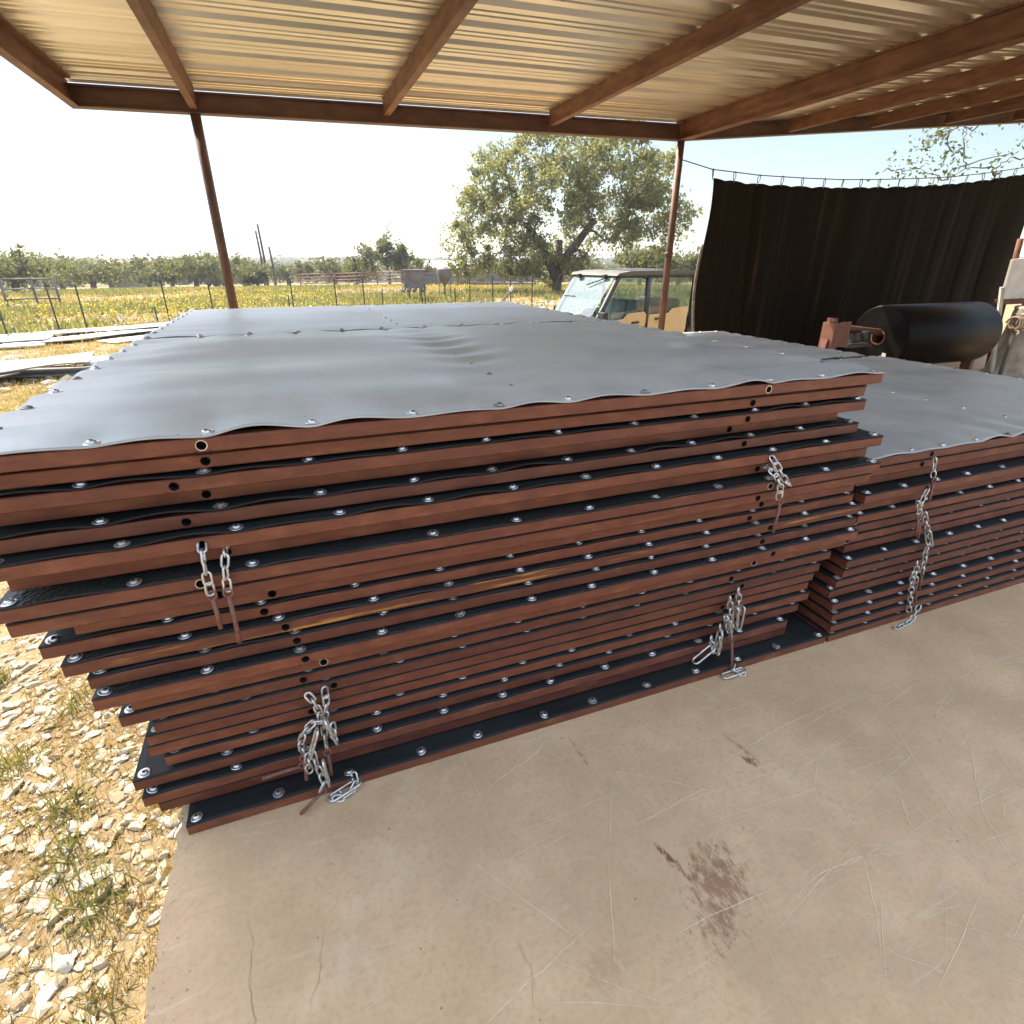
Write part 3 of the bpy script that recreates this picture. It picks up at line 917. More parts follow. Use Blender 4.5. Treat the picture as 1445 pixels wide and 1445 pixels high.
# rear stacks: only their top panels show, the rest carries them
def rear_stack(x0, x1, yf, ztop, n, D, lab, hid, seed):
    pit = ztop / n
    panel(x0, x1, yf, ztop - 0.0045 - TUBE, D, (), lab, top=True, lip=0.0045, rot=0, rub=M['rubber_top'], bolts='all', seed=seed, wavy=0.011, side_lip=0.008)
    W = x1 - x0 - 0.03
    fm = frame_mesh(W, D - 0.03, ()); fm.materials.append(M['steel']); fm.materials.append(M['hole']); fm.materials.append(M['steel'])
    sm = sheet_mesh(W, D - 0.03, [0.024 + (W - 0.048) * q / 11 for q in range(12)], 0.002, 0, seed, 0, False); sm.materials.append(M['rubber'])
    for i in range(1, n):
        r = empty('framed_mat', (x0 + 0.015 + random.uniform(-0.012, 0.012), yf + 0.02, (n - 1 - i) * (ztop - 0.0045 - TUBE) / (n - 1)), hid, 'panel', hid)
        link('steel_frame', fm, None, r)
        s = link('rubber_sheet', sm, None, r); s.location = (0, 0, TUBE + 0.0003)
rear_stack(-0.66, 1.80, 3.128, 1.1095, 24, 1.72, 'topmost panel of the tall rear stack, its grey rubber sheet nearest the pipe posts', 'red framed panel buried in the tall rear stack', 120)
rear_stack(1.86, 4.02, 3.040, 0.786, 17, 1.66, 'topmost panel of the lower rear stack, grey rubber sheet below the black tarp', 'red framed panel buried in the lower rear stack', 140)

# ------------------------------------------------------------------ chains and pins
def link_mesh(Lk=0.040, Wk=0.0235, r=0.0032, name='chain_link'):
    mb = MB()
    pts = []
    hw = Wk / 2 - r; hl = Lk / 2 - r
    st = hl - hw
    for k in range(9):
        a = math.pi * k / 8
        pts.append((hw * math.cos(a), 0, st + hw * math.sin(a)))
    for k in range(9):
        a = math.pi + math.pi * k / 8
        pts.append((hw * math.cos(a), 0, -st + hw * math.sin(a)))
    mb.tube(pts, r, 8, closed=True)
    return mb.mesh(name)
LINK = link_mesh(); LINK.materials.append(M['galv'])
HOOK = link_mesh(0.105, 0.034, 0.0038, 'snap_hook'); HOOK.materials.append(M['galv'])

def chain(pts, label, pin=None, hook=None, group=None, rusty_last=False, depth=0.0):
    """pts: world polyline the links follow"""
    pts = [Vector(p) for p in pts]
    root = empty('chain', pts[0], label, 'chain', group)
    seglen = [0.0]
    for a, b in zip(pts[:-1], pts[1:]): seglen.append(seglen[-1] + (b - a).length)
    def at(s):
        for i in range(len(pts) - 1):
            if s <= seglen[i + 1] or i == len(pts) - 2:
                f = (s - seglen[i]) / max(seglen[i + 1] - seglen[i], 1e-6)
                return pts[i].lerp(pts[i + 1], f)
    step = 0.0285
    n = max(1, math.ceil(seglen[-1] / step - 0.2)); step = seglen[-1] / n
    twist = random.uniform(0, 1.2)
    for k in range(n):
        a, b = at(k * step), at((k + 1) * step)
        d = (b - a)
        if d.length < 1e-5: continue
        q = d.to_track_quat('Z', 'Y').to_matrix().to_4x4()
        roll = twist + (math.pi / 2 if k % 2 else 0) + random.gauss(0, 0.2)
        o = bpy.data.objects.new('chain_link', LINK); COL.objects.link(o)
        o.parent = root
        o.matrix_local = Matrix.Translation((a + b) / 2 - pts[0]) @ q @ Matrix.Rotation(roll, 4, 'Z')
    if hook:
        a, b = Vector(hook[0]), Vector(hook[1])
        o = bpy.data.objects.new('snap_hook', HOOK); COL.objects.link(o); o.parent = root
        o.matrix_local = Matrix.Translation((a + b) / 2 - pts[0]) @ (b - a).to_track_quat('Z', 'Y').to_matrix().to_4x4()
    if pin:
        a, b = Vector(pin[0]) - pts[0], Vector(pin[1]) - pts[0]
        mb = MB().tube([a, a.lerp(b, 0.5) + Vector((0.001, 0, 0)), b], 0.0054, 10)
        e = (b - a).normalized()
        ring = []
        c = a - e * 0.010
        sx = e.cross(Vector((0, 1, 0))).normalized()
        for k in range(12):
            t = 2 * math.pi * k / 12
            ring.append(c + e * math.cos(t) * 0.011 + sx * math.sin(t) * 0.010)
        mb.tube(ring, 0.0030, 6, closed=True)
        mb.build('pin', M['pin'], root)
    return root
def pl(y, *xz, dy=0.0):
    n = len(xz)
    return [(x, y + dy * i / max(n - 1, 1), z) for i, (x, z) in enumerate(xz)]
GC = 'galvanised chains hanging on the panel stacks'
chain([(-0.256, 1.305, 0.862)] + pl(1.272, (-0.256, 0.835), (-0.257, 0.787), (-0.257, 0.738)), 'straight hanging short chain with a pin, outermost on the sixth panel of the tall stack', pin=((-0.256, 1.270, 0.725), (-0.253, 1.262, 0.648)), group=GC)
chain([(-0.212, 1.345, 0.838)] + pl(1.288, (-0.214, 0.823), (-0.219, 0.792), (-0.221, 0.742), dy=-0.02), 'short chain with a longer pin, hanging beside the straight one at its right', pin=((-0.221, 1.264, 0.728), (-0.220, 1.256, 0.602)), group=GC)
chain([(1.400, 1.300, 0.862)] + pl(1.270, (1.404, 0.838), (1.432, 0.805), (1.455, 0.775), (1.478, 0.762)), 'chain slanting sideways from a hole above the pin at the far end', group=GC)
chain([(1.392, 1.335, 0.832)] + pl(1.272, (1.398, 0.815), (1.425, 0.785), (1.440, 0.760), (1.440, 0.715)), 'chain with a rusty pin hanging down at the right end of the tall stack', pin=((1.440, 1.262, 0.700), (1.430, 1.258, 0.600)), group=GC)
# cluster near the corner of the tall stack
chain([(-0.052, 1.330, 0.347)] + pl(1.305, (-0.052, 0.335), (-0.053, 0.300), (-0.066, 0.262), (-0.071, 0.221), (-0.072, 0.177), (-0.072, 0.149)), 'long chain of the tangled bunch at the low corner, ending in an upright pin', pin=((-0.072, 1.292, 0.138), (-0.071, 1.287, 0.066)), group=GC)
chain(pl(1.318, (-0.098, 0.348), (-0.084, 0.325), (-0.074, 0.287), (-0.074, 0.262), dy=-0.02), 'short curved chain joining the top of the tangled bunch at the low corner', group=GC)
chain(pl(1.290, (-0.070, 0.265), (-0.099, 0.272), (-0.122, 0.246), (-0.137, 0.208), (-0.134, 0.165)), 'looped chain with a rusty pin on the outer side of the tangled bunch', pin=((-0.134, 1.280, 0.155), (-0.137, 1.275, 0.088)), hook=((-0.085, 1.272, 0.262), (-0.118, 1.270, 0.170)), group=GC)
chain(pl(1.282, (-0.110, 0.178), (-0.104, 0.138), (-0.097, 0.100), (-0.090, 0.072), (-0.105, 0.054), dy=-0.03), 'lower chain of the tangled bunch with a pin lying on the floor edge', pin=((-0.108, 1.248, 0.047), (-0.165, 1.235, 0.010)), hook=((-0.085, 1.262, 0.150), (-0.080, 1.262, 0.062)), group=GC)
chain(pl(1.278, (-0.122, 0.176), (-0.128, 0.140), (-0.124, 0.112)), 'stubby chain behind the pins of the tangled bunch', pin=((-0.150, 1.290, 0.128), (-0.250, 1.300, 0.112)), group=GC)
chain(pl(1.284, (-0.046, 0.255), (-0.044, 0.235), (-0.050, 0.205)), 'chain with a long snap hook on the inner side of the tangled bunch', hook=((-0.062, 1.275, 0.285), (-0.040, 1.275, 0.192)), group=GC)
chain([(-0.010, 1.290, 0.046), (-0.006, 1.268, 0.014), (-0.035, 1.250, 0.006), (-0.066, 1.246, 0.005), (-0.078, 1.262, 0.008), (-0.060, 1.268, 0.006)], 'coiled chain end lying on the concrete beside the tall stack', hook=((-0.075, 1.255, 0.012), (-0.005, 1.275, 0.020)), group=GC)
# cluster at the other end of the tall stack
chain(pl(1.318, (1.387, 0.351), (1.397, 0.307), (1.404, 0.261), (1.410, 0.212)), 'tallest chain strand of the bright bunch at the far end of the tall stack', hook=((1.404, 1.300, 0.285), (1.402, 1.300, 0.185)), group=GC)
chain(pl(1.318, (1.352, 0.326), (1.362, 0.285), (1.360, 0.258), (1.366, 0.222), (1.376, 0.178), (1.384, 0.138), dy=-0.01), 'middle chain strand of the bright bunch, ending in a rusty pin', pin=((1.384, 1.300, 0.128), (1.376, 1.270, 0.034)), hook=((1.372, 1.298, 0.290), (1.384, 1.298, 0.190)), group=GC)
chain(pl(1.304, (1.332, 0.255), (1.352, 0.207), (1.370, 0.168)), 'chain strand with doubled hooks in the bright bunch', hook=((1.330, 1.298, 0.262), (1.362, 1.298, 0.172)), group=GC)
chain(pl(1.300, (1.312, 0.224), (1.322, 0.181), (1.320, 0.150), (1.328, 0.116), (1.330, 0.085)), 'shorter strand beside the bright bunch, above the wide black strip', hook=((1.312, 1.292, 0.205), (1.306, 1.292, 0.100)), group=GC)
chain(pl(1.296, (1.276, 0.183), (1.288, 0.145), (1.300, 0.107)), 'shortest strand beside the bright bunch', hook=((1.282, 1.288, 0.140), (1.210, 1.285, 0.100)), group=GC)
chain([(1.400, 1.285, 0.030), (1.380, 1.268, 0.020), (1.405, 1.258, 0.008), (1.425, 1.250, 0.006)], 'chain end with a bright hook lying on the concrete below the bunch', hook=((1.335, 1.262, 0.010), (1.420, 1.255, 0.022)), group=GC)
# chains on the lower stack
chain(pl(1.296, (2.221, 0.757), (2.234, 0.719), (2.246, 0.672)), 'single chain hanging over the top edge of the lower stack, pin below', pin=((2.247, 1.288, 0.652), (2.248, 1.284, 0.575)), group=GC)
chain(pl(1.292, (2.233, 0.629), (2.219, 0.598), (2.221, 0.552), (2.223, 0.515)), 'chain clump with a pin on the lower stack under the single chain', pin=((2.223, 1.286, 0.50), (2.230, 1.282, 0.428)), group=GC)
chain(pl(1.290, (2.190, 0.584), (2.215, 0.545), (2.235, 0.500)), 'small chain crossing the clump on the lower stack', pin=((2.236, 1.284, 0.485), (2.246, 1.28, 0.415)), group=GC)
chain(pl(1.292, (2.259, 0.525), (2.285, 0.473), (2.325, 0.420), (2.365, 0.370), (2.340, 0.335), (2.355, 0.300), (2.362, 0.255), (2.364, 0.222)), 'long twisted chain down the face of the lower stack, pin at its end', pin=((2.365, 1.286, 0.208), (2.368, 1.282, 0.142)), hook=((2.300, 1.284, 0.440), (2.345, 1.284, 0.360)), group=GC)
chain(pl(1.278, (2.287, 0.300), (2.305, 0.244), (2.318, 0.195)), 'short chain with a pin on the lower stack near the floor', pin=((2.320, 1.272, 0.18), (2.345, 1.268, 0.095)), group=GC)
chain(pl(1.270, (2.271, 0.259), (2.281, 0.212), (2.299, 0.154), (2.315, 0.095), (2.325, 0.050)), 'straight bright chain hanging to the foot of the lower stack', group=GC)
chain([(2.370, 1.262, 0.075), (2.355, 1.258, 0.040), (2.325, 1.250, 0.012), (2.270, 1.245, 0.007), (2.225, 1.245, 0.006)], 'chain end trailing onto the concrete at the foot of the lower stack', group=GC)

# ------------------------------------------------------------------ curtain, wire, clips
wire_pts = []
WP = [(4.36, 2.492), (4.84, 2.415), (5.55, 2.385), (6.24, 2.385), (6.92, 2.395), (7.57, 2.425), (8.28, 2.465), (8.93, 2.513), (9.6, 2.585), (10.27, 2.675), (11.5, 2.86)]
wx = np.array([p[0] for p in WP]); wz = np.array([p[1] for p in WP])
def wire_z(x): return float(np.interp(x, wx, wz))
tag(MB().tube([(x, 6.12 if x > 4.5 else 6.10, z) for x, z in WP], 0.006, 6).build('support_wire', M['cage']), 'sagging wire strung from the pipe post above the black tarp', 'wire')
tag(MB().tube([(4.285, 6.07, 2.498), (4.235, 6.5, 2.30), (4.15, 7.2, 1.9), (4.0, 8.4, 1.2), (3.8, 9.6, -0.62)], 0.003, 6).build('guy_wire', M['wire']), 'thin guy wire running down from the top of the pipe post to the ground', 'wire')
cx0, cx1 = 4.845, 10.80
clips = [4.862, 5.18, 5.551, 5.916, 6.243, 6.607, 6.921, 7.242, 7.569, 7.934, 8.281, 8.595, 8.932, 9.259, 9.6, 9.95, 10.27, 10.6]
ncx, ncz = 420, 46
cv = []
rr = np.random.default_rng(5)
fold_k = [(rr.uniform(2, 9), rr.uniform(0, 6.28), rr.uniform(0.2, 1)) for _ in range(6)]
for i in range(ncx):
    u = i / (ncx - 1)
    for j in range(ncz):
        w = j / (ncz - 1)          # 0 top .. 1 bottom
        x = cx0 + (cx1 - cx0) * u
        ci = min(range(len(clips)), key=lambda q: abs(clips[q] - x))
        near = max(0.0, 1 - abs(clips[ci] - x) / 0.17)
        zt = wire_z(x) - 0.085 - 0.018 * (1 - near) ** 2
        zb = 0.04
        x2 = x + 0.42 * u ** 3 * w + 0.035 * (1 - u) ** 4 * w * 1.2 + (0.05 * math.sin(7 * w + 1) * (1 - u) ** 8)
        if u > 0.985: x2 += 0.05 * math.sin(w * 6.0 + 0.6)
        f = sum(a * math.sin(k * x2 + p + 0.5 * math.sin(2.2 * w + p)) for k, p, a in fold_k) * 0.011
        f += 0.045 * math.exp(-((x2 - 5.56 - 0.16 * w) / 0.035) ** 2) - 0.03 * math.exp(-((x2 - 5.62 - 0.16 * w) / 0.05) ** 2)
        for q, c in enumerate((6.95, 7.62, 8.3, 8.62, 8.98, 9.3, 9.62, 9.98, 10.2)):
            f += (0.014 if q % 2 else 0.022) * math.exp(-((x2 - c - (0.22 * (q / 8) - 0.05) * w) / 0.05) ** 2) * (1 - 0.45 * w)
        y = 6.135 + f * (0.35 + 0.65 * min(1, w * 3)) + (0.10 * w * u)
        cv.append((x2, y, zt + (zb - zt) * w))
ci_ = np.arange(ncx * ncz).reshape(ncx, ncz)
cf = np.stack([ci_[:-1, :-1], ci_[1:, :-1], ci_[1:, 1:], ci_[:-1, 1:]], -1).reshape(-1)
tp = empty('tarp_curtain', (cx0, 6.135, 0.04), 'black tarp curtain hung in folds from a wire at the back of the shed', 'tarp')
cu = link('tarp', np_mesh('tarp', cv, cf, 4, True), M['tarp']); 
cu.parent = tp; cu.matrix_parent_inverse = Matrix.Translation((-cx0, -6.135, -0.04))
so = cu.modifiers.new('thick', 'SOLIDIFY'); so.thickness = 0.003; so.offset = 0
hem = MB().tube([(cv[j][0] - 0.012, cv[j][1], cv[j][2]) for j in range(14, ncz)], 0.017, 8).build('hem', simple('backlit_hem_grey', (0.22, 0.20, 0.18), (0.10, 0.09, 0.08), 20, 0.7))  # pale grey of the hem paints in the backlight on the tarp edge
hem.parent = tp; hem.matrix_parent_inverse = Matrix.Translation((-cx0, -6.135, -0.04))
clip_me = None
for q, x in enumerate(clips):
    if clip_me is None:
        mb = MB()
        pts = []
        for k in range(15):
            a = -0.5 + 2 * math.pi * k / 15
            pts.append((0.016 * math.sin(a), 0, 0.045 * math.cos(a)))
        mb.tube(pts, 0.0055, 6, closed=True)
        mb.tube([(0, 0, -0.045), (0.0, -0.006, -0.066), (0.006, -0.004, -0.074)], 0.005, 6)
        clip_me = mb.mesh('clip'); clip_me.materials.append(M['wire'])
    o = bpy.data.objects.new('snap_clip', clip_me); COL.objects.link(o)
    o.location = (x, 6.122, wire_z(x) - 0.036)
    o.rotation_euler = (0, random.uniform(-0.25, 0.25), random.uniform(-0.6, 0.6))
    tag(o, 'small metal snap clip holding the black tarp on its wire', 'clip', 'snap clips along the top of the tarp')
pc = [(4.30, 6.05, 1.512), (4.42, 6.07, 1.520), (4.52, 6.09, 1.56), (4.60, 6.10, 1.615), (4.68, 6.11, 1.70), (4.742, 6.12, 1.79), (4.80, 6.125, 1.90), (4.835, 6.125, 1.94)]
chain(pc, 'slack chain tying the black tarp edge to the pipe post', hook=((4.56, 6.09, 1.58), (4.66, 6.10, 1.68)))

# ------------------------------------------------------------------ rubber roll on its stand
AX = Matrix.Rotation(R(90), 4, 'Y')
RX0, RX1, RY, RZ, RR = 6.22, 7.82, 4.60, 0.635, 0.350
roll = empty('rubber_roll', (RX0, RY, RZ - RR), 'big roll of black belt rubber on a pipe axle in front of the black tarp', 'rubber roll')
def roll_part(mb, name, mat, root=roll, org=(RX0, RY, RZ - RR)):
    o = mb.build(name, mat); o.parent = root; o.matrix_parent_inverse = Matrix.Translation((-org[0], -org[1], -org[2])); return o
prof_r = [(0.085, 0.0), (0.12, 0.004), (0.17, -0.006), (0.21, 0.006), (0.26, -0.004), (0.30, 0.008), (0.325, 0.0), (RR - 0.012, 0.004), (RR, 0.016), (RR, RX1 - RX0 - 0.03), (RR - 0.02, RX1 - RX0), (0.085, RX1 - RX0), (0.085, 0.0)]
m_roll = simple('roll_rubber', (0.0075, 0.0068, 0.006), (0.005, 0.0045, 0.004), 2, 0.42, 0, (0.3, 4, 4), 0.05, 0.12)
roll_part(MB().lathe(prof_r, 64, Matrix.Translation((RX0, RY, RZ)) @ AX), 'rubber_coil', m_roll)
roll_part(MB().lathe([(0.070, -0.012), (0.083, -0.012), (0.083, 0.35), (0.070, 0.35), (0.070, -0.012)], 28, Matrix.Translation((RX0, RY, RZ)) @ AX), 'core_tube', M['rust'])
lab_tag = MB().box(RX0 - 0.010, RX0 - 0.006, RY - 0.15, RY - 0.10, RZ - 0.20, RZ - 0.155).box(RX0 - 0.010, RX0 - 0.006, RY - 0.145, RY - 0.095, RZ - 0.33, RZ - 0.215)
roll_part(lab_tag, 'paper_label', M['white_metal'])
stand = empty('roll_stand', (5.6, RY, 0), 'rusty steel stand with a pipe axle carrying the big black roll', 'stand')
def st_part(mb, name, mat): return roll_part(mb, name, mat, stand, (5.6, RY, 0))
st_part(MB().tube([(5.46, RY, RZ + 0.150), (6.3, RY, RZ + 0.050), (7.98, RY, RZ + 0.046)], 0.036, 18), 'axle', M['post'])
sup = MB()
sup.box(5.42, 5.50, RY - 0.08, RY + 0.08, 0.0, RZ + 0.19, 0.004)
sup.box(5.435, 5.485, RY - 0.05, RY + 0.05, RZ + 0.193, RZ + 0.235, 0.004)
sup.box(5.503, 5.66, RY - 0.075, RY - 0.065, RZ - 0.06, RZ + 0.20)
sup.bar((5.30, RY, 0.02), (5.415, RY, RZ + 0.02), 0.08, 0.03)
sup.box(7.90, 7.96, RY - 0.06, RY + 0.06, 0.0, RZ + 0.008, 0.004)
sup.box(5.2, 8.05, RY - 0.30, RY - 0.22, 0.001, 0.06, 0.004); sup.box(5.2, 8.05, RY + 0.22, RY + 0.30, 0.001, 0.06, 0.004)
sup.box(5.40, 5.52, RY - 0.218, RY + 0.218, 0.002, 0.055); sup.box(7.88, 7.98, RY - 0.218, RY + 0.218, 0.002, 0.055)
st_part(sup, 'upright', M['pin'])
st_part(MB().tube([(5.72, RY - 0.05, RZ + 0.02), (5.84, RY - 0.06, RZ + 0.02)], 0.055, 16).tube([(5.86, RY - 0.05, RZ + 0.03), (5.96, RY - 0.05, RZ + 0.03)], 0.060, 16).box(5.67, 6.02, RY - 0.10, RY + 0.03, RZ - 0.075, RZ - 0.045), 'bearing', M['cage'])

# things in the sun past the end of the tarp
b = empty('feed_bin', (9.12, 4.66, 0), 'dirty white tapered bin with a rolled rim standing past the end of the black roll', 'bin')
o = MB().lathe([(0.0, 0.02), (0.34, 0.02), (0.375, 0.0), (0.385, 0.03), (0.36, 0.055), (0.345, 0.07), (0.27, 0.55), (0.235, 0.85), (0.245, 0.875), (0.225, 0.89), (0.0, 0.90)], 40).build('body', M['bin'], b)
MB().tube([(0.24 * math.cos(a / 10 * 6.283), 0.24 * math.sin(a / 10 * 6.283), 0.80) for a in range(10)], 0.012, 6, closed=True).build('band', M['white_metal'], b)
tag(MB().bar((8.80, 4.76, 0.0), (8.67, 4.90, 1.12), 0.10, 0.03, 0.003).build('leaning_board', M['white_metal']), 'pale board leaning upright between the black roll and the white bin', 'board')
sp = []
for k in range(110):
    a = k / 110 * 2 * math.pi * 5
    sp.append((8.62 + 0.0026 * k, 4.62 + 0.075 * math.cos(a), 0.70 + 0.075 * math.sin(a)))
cs = empty('coil_spring', (8.62, 4.62, 0.0), 'rusty coil spring on a bracket beside the end of the black roll', 'spring')
o = MB().tube(sp, 0.014, 8).build('coil', M['timber']); o.parent = cs; o.matrix_parent_inverse = Matrix.Translation((-8.62, -4.62, 0))
o = MB().box(8.66, 8.70, 4.58, 4.62, 0.0, 0.61, 0.003).build('bracket', M['corral']); o.parent = cs; o.matrix_parent_inverse = Matrix.Translation((-8.62, -4.62, 0))
tag(MB().tube([(9.28, 5.1, 0.0), (9.16, 5.1, 0.9), (9.08, 5.1, 1.7)], 0.035, 12).build('leaning_pipe', M['rust']), 'rusty pipe leaning beyond the right edge of the black tarp', 'pipe')
tag(MB().poly([(8.83, 4.95, 0.97), (9.5, 4.95, 0.97), (9.45, 4.95, 1.50), (8.80, 4.95, 1.45)], 0.03).build('white_panel', M['white_metal']), 'white sheet panel above the bin past the end of the tarp', 'panel')
tag(MB().box(8.78, 9.6, 4.935, 5.01, 0.90, 0.965, 0.004).build('shelf_rail', M['rust']), 'rusty rail under the white sheet panel', 'rail')
for nm, x, y in (('shelf_post', 9.55, 4.97),):
    tag(MB().box(x - 0.03, x + 0.03, y + 0.045, y + 0.105, 0, 1.5, 0.003).build(nm, M['rust']), 'rusty upright carrying the rail and the white sheet panel', 'post')

# ------------------------------------------------------------------ utility vehicle
UZ = hz(6.19, 10.73)
utv = empty('utility_vehicle', (6.19, 10.73, -0.68), 'tan and black four-door utility vehicle parked outside behind the stacks', 'vehicle', None, R(188.8))
def up(mb, name, mat, parent=None): return mb.build(name, mat, parent or utv)
for s in (1, -1):
    y0 = 0.72 * s
    th = 0.03 * s
    # lower body side, doors with stepped tops
    d1 = up(MB().poly([(0.80, y0, 0.52), (0.80, y0, 0.98), (0.62, y0, 1.01), (0.10, y0, 1.06), (-0.02, y0, 1.16), (-0.42, y0, 1.18), (-0.50, y0, 1.10), (-0.44, y0, 0.80), (-0.50, y0, 0.52)], th), 'front_door', M['tan_paint'])
    up(MB().bar((-0.10, y0 + 0.045 * s, 0.98), (-0.28, y0 + 0.045 * s, 0.985), 0.02, 0.03, 0.004), 'handle', M['black_plastic'], d1)
    d2 = up(MB().poly([(-0.56, y0, 0.52), (-0.50, y0, 0.80), (-0.56, y0, 1.10), (-0.60, y0, 1.12), (-1.10, y0, 1.13), (-1.20, y0, 1.22), (-1.62, y0, 1.24), (-1.62, y0, 0.80), (-1.50, y0, 0.52)], th), 'rear_door', M['tan_paint'])
    up(MB().bar((-0.72, y0 + 0.045 * s, 1.03), (-0.88, y0 + 0.045 * s, 1.035), 0.02, 0.03, 0.004), 'handle', M['black_plastic'], d2)
    # windows
    yg = 0.70 * s
    up(MB().poly([(0.66, yg, 1.03), (0.14, yg, 1.08), (0.0, yg, 1.18), (-0.42, yg, 1.20), (-0.42, yg, 1.80), (0.20, yg, 1.80)], 0.004 * s), 'side_window', M['glass'])
    up(MB().poly([(-0.58, yg, 1.14), (-1.10, yg, 1.15), (-1.20, yg, 1.24), (-1.60, yg, 1.26), (-1.60, yg, 1.80), (-0.58, yg, 1.80)], 0.004 * s), 'side_window', M['glass'])
    # cage
    cg = MB()
    cg.tube([(0.92, 0.71 * s, 0.98), (0.72, 0.71 * s, 1.10), (0.25, 0.69 * s, 1.84), (0.12, 0.69 * s, 1.865), (-1.70, 0.69 * s, 1.865), (-1.78, 0.70 * s, 1.80), (-1.76, 0.71 * s, 0.80)], 0.050, 12)
    cg.tube([(-0.50, 0.70 * s, 1.86), (-0.51, 0.715 * s, 0.60)], 0.052, 12)
    cg.tube([(-0.46, 0.70 * s, 1.83), (-0.36, 0.70 * s, 1.83)], 0.03, 8)
    up(cg, 'roll_cage', M['cage'])
    up(MB().box(0.62, 0.74, 0.76 * s - 0.05, 0.76 * s + 0.10 * s + 0.05, 1.05, 1.22, 0.02), 'mirror', M['black_plastic'])
    for xw in (1.25, -1.62):
        wm = Matrix.Translation((xw, 0.66 * s, 0.33)) @ Matrix.Rotation(R(-90 * s), 4, 'X')
        w = up(MB().lathe([(0.19, -0.12), (0.30, -0.13), (0.335, -0.08), (0.335, 0.08), (0.30, 0.13), (0.19, 0.12)], 28, wm), 'wheel', M['tyre'])
        up(MB().lathe([(0.0, 0.06), (0.08, 0.07), (0.10, 0.04), (0.185, 0.10), (0.195, 0.11), (0.195, -0.11), (0.0, -0.11)], 20, wm), 'rim', M['cage'], w)
for xr, yr in ((-0.50, 0), (-1.74, 0), (0.2, 0)):
    up(MB().tube([(xr, -0.66, 1.85), (xr, 0.66, 1.85)], 0.03, 8), 'cross_bar', M['cage'])
bd = MB()
bd.box(-1.85, 0.95, -0.70, 0.70, 0.40, 0.60, 0.03)
bd.box(-2.45, -1.70, -0.72, 0.72, 0.70, 1.05, 0.03)
bd.box(0.72, 1.75, -0.55, 0.55, 0.45, 0.90, 0.05)
bd.box(1.70, 1.85, -0.60, 0.60, 0.42, 0.62, 0.03)
up(bd, 'body', M['black_plastic'])
hd = MB()
hd.poly([(0.96, -0.68, 1.04), (1.74, -0.60, 0.90), (1.80, -0.55, 0.72), (1.80, 0.55, 0.72), (1.74, 0.60, 0.90), (0.96, 0.68, 1.04)][:0] or [(0.96, -0.66, 0.92), (0.96, -0.66, 1.06), (1.70, -0.66, 0.93), (1.78, -0.66, 0.78), (1.70, -0.66, 0.76)], 1.32)
up(hd, 'hood', M['tan_paint'])
for s in (1, -1):
    up(MB().box(1.72, 1.80, 0.40 * s - 0.10, 0.40 * s + 0.10, 0.64, 0.74, 0.02), 'headlight', M['white_metal'])
rf_ = MB()
rp = [(0.36, 1.86), (0.30, 1.905), (0.0, 1.945), (-0.9, 1.955), (-1.75, 1.94), (-1.86, 1.90), (-1.86, 1.875), (0.30, 1.862)]
rf_.poly([(x, -0.76, z) for x, z in rp], 1.52)
rf_.box(-0.20, -1.30, -0.45, 0.45, 1.952, 1.966)
up(rf_, 'roof', M['dust_roof'])
up(MB().poly([(0.90, -0.66, 1.05), (0.90, 0.66, 1.05), (0.335, 0.64, 1.82), (0.335, -0.64, 1.82)], 0.006, (0.8, 0, 0.6)), 'windshield', M['windshield'])
up(MB().tube([(0.62, -0.64, 1.46), (0.62, -0.2, 1.46)], 0.006, 6).bar((0.39, 0.40, 1.80), (0.50, 0.0, 1.68), 0.015, 0.02), 'wiper', M['black_plastic'])
for yy in (0.42, -0.42):
    up(MB().box(0.33, 0.42, yy - 0.04, yy + 0.04, 1.80, 1.88, 0.008), 'clamp', M['black_plastic'])
for xs_ in (-0.12, -1.15):
    for ys_ in (-0.42, 0.0, 0.42):
        se = MB()
        se.box(xs_ - 0.24, xs_ + 0.24, ys_ - 0.20, ys_ + 0.20, 0.72, 0.86, 0.04)
        se.box(-0.06, 0.06, ys_ - 0.20, ys_ + 0.20, 0.0, 0.56, 0.05, Matrix.Translation((xs_ - 0.24, 0, 0.84)) @ Matrix.Rotation(R(-12), 4, 'Y'))
        up(se, 'seat', M['seat'])
ring = [(0.42 + 0.06 * math.cos(a / 16 * 6.283), 0.36 + 0.17 * math.sin(a / 16 * 6.283), 1.18 + 0.15 * math.cos(a / 16 * 6.283)) for a in range(16)]
up(MB().tube(ring, 0.016, 8, closed=True).tube([(0.44, 0.36, 1.16), (0.75, 0.36, 1.0)], 0.02, 8), 'steering_wheel', M['black_plastic'])
up(MB().box(0.60, 0.92, -0.66, 0.66, 0.86, 1.06, 0.03), 'dashboard', M['black_plastic'])
up(MB().poly([(-1.79, -0.64, 1.06), (-1.79, 0.64, 1.06), (-1.775, 0.62, 1.82), (-1.775, -0.62, 1.82)], 0.005, (1, 0, 0)), 'rear_window', M['glass'])
up(MB().box(0.16, 0.20, -0.12, 0.12, 1.66, 1.74, 0.01), 'rear_view_mirror', M['black_plastic'])
utv.location.z = UZ

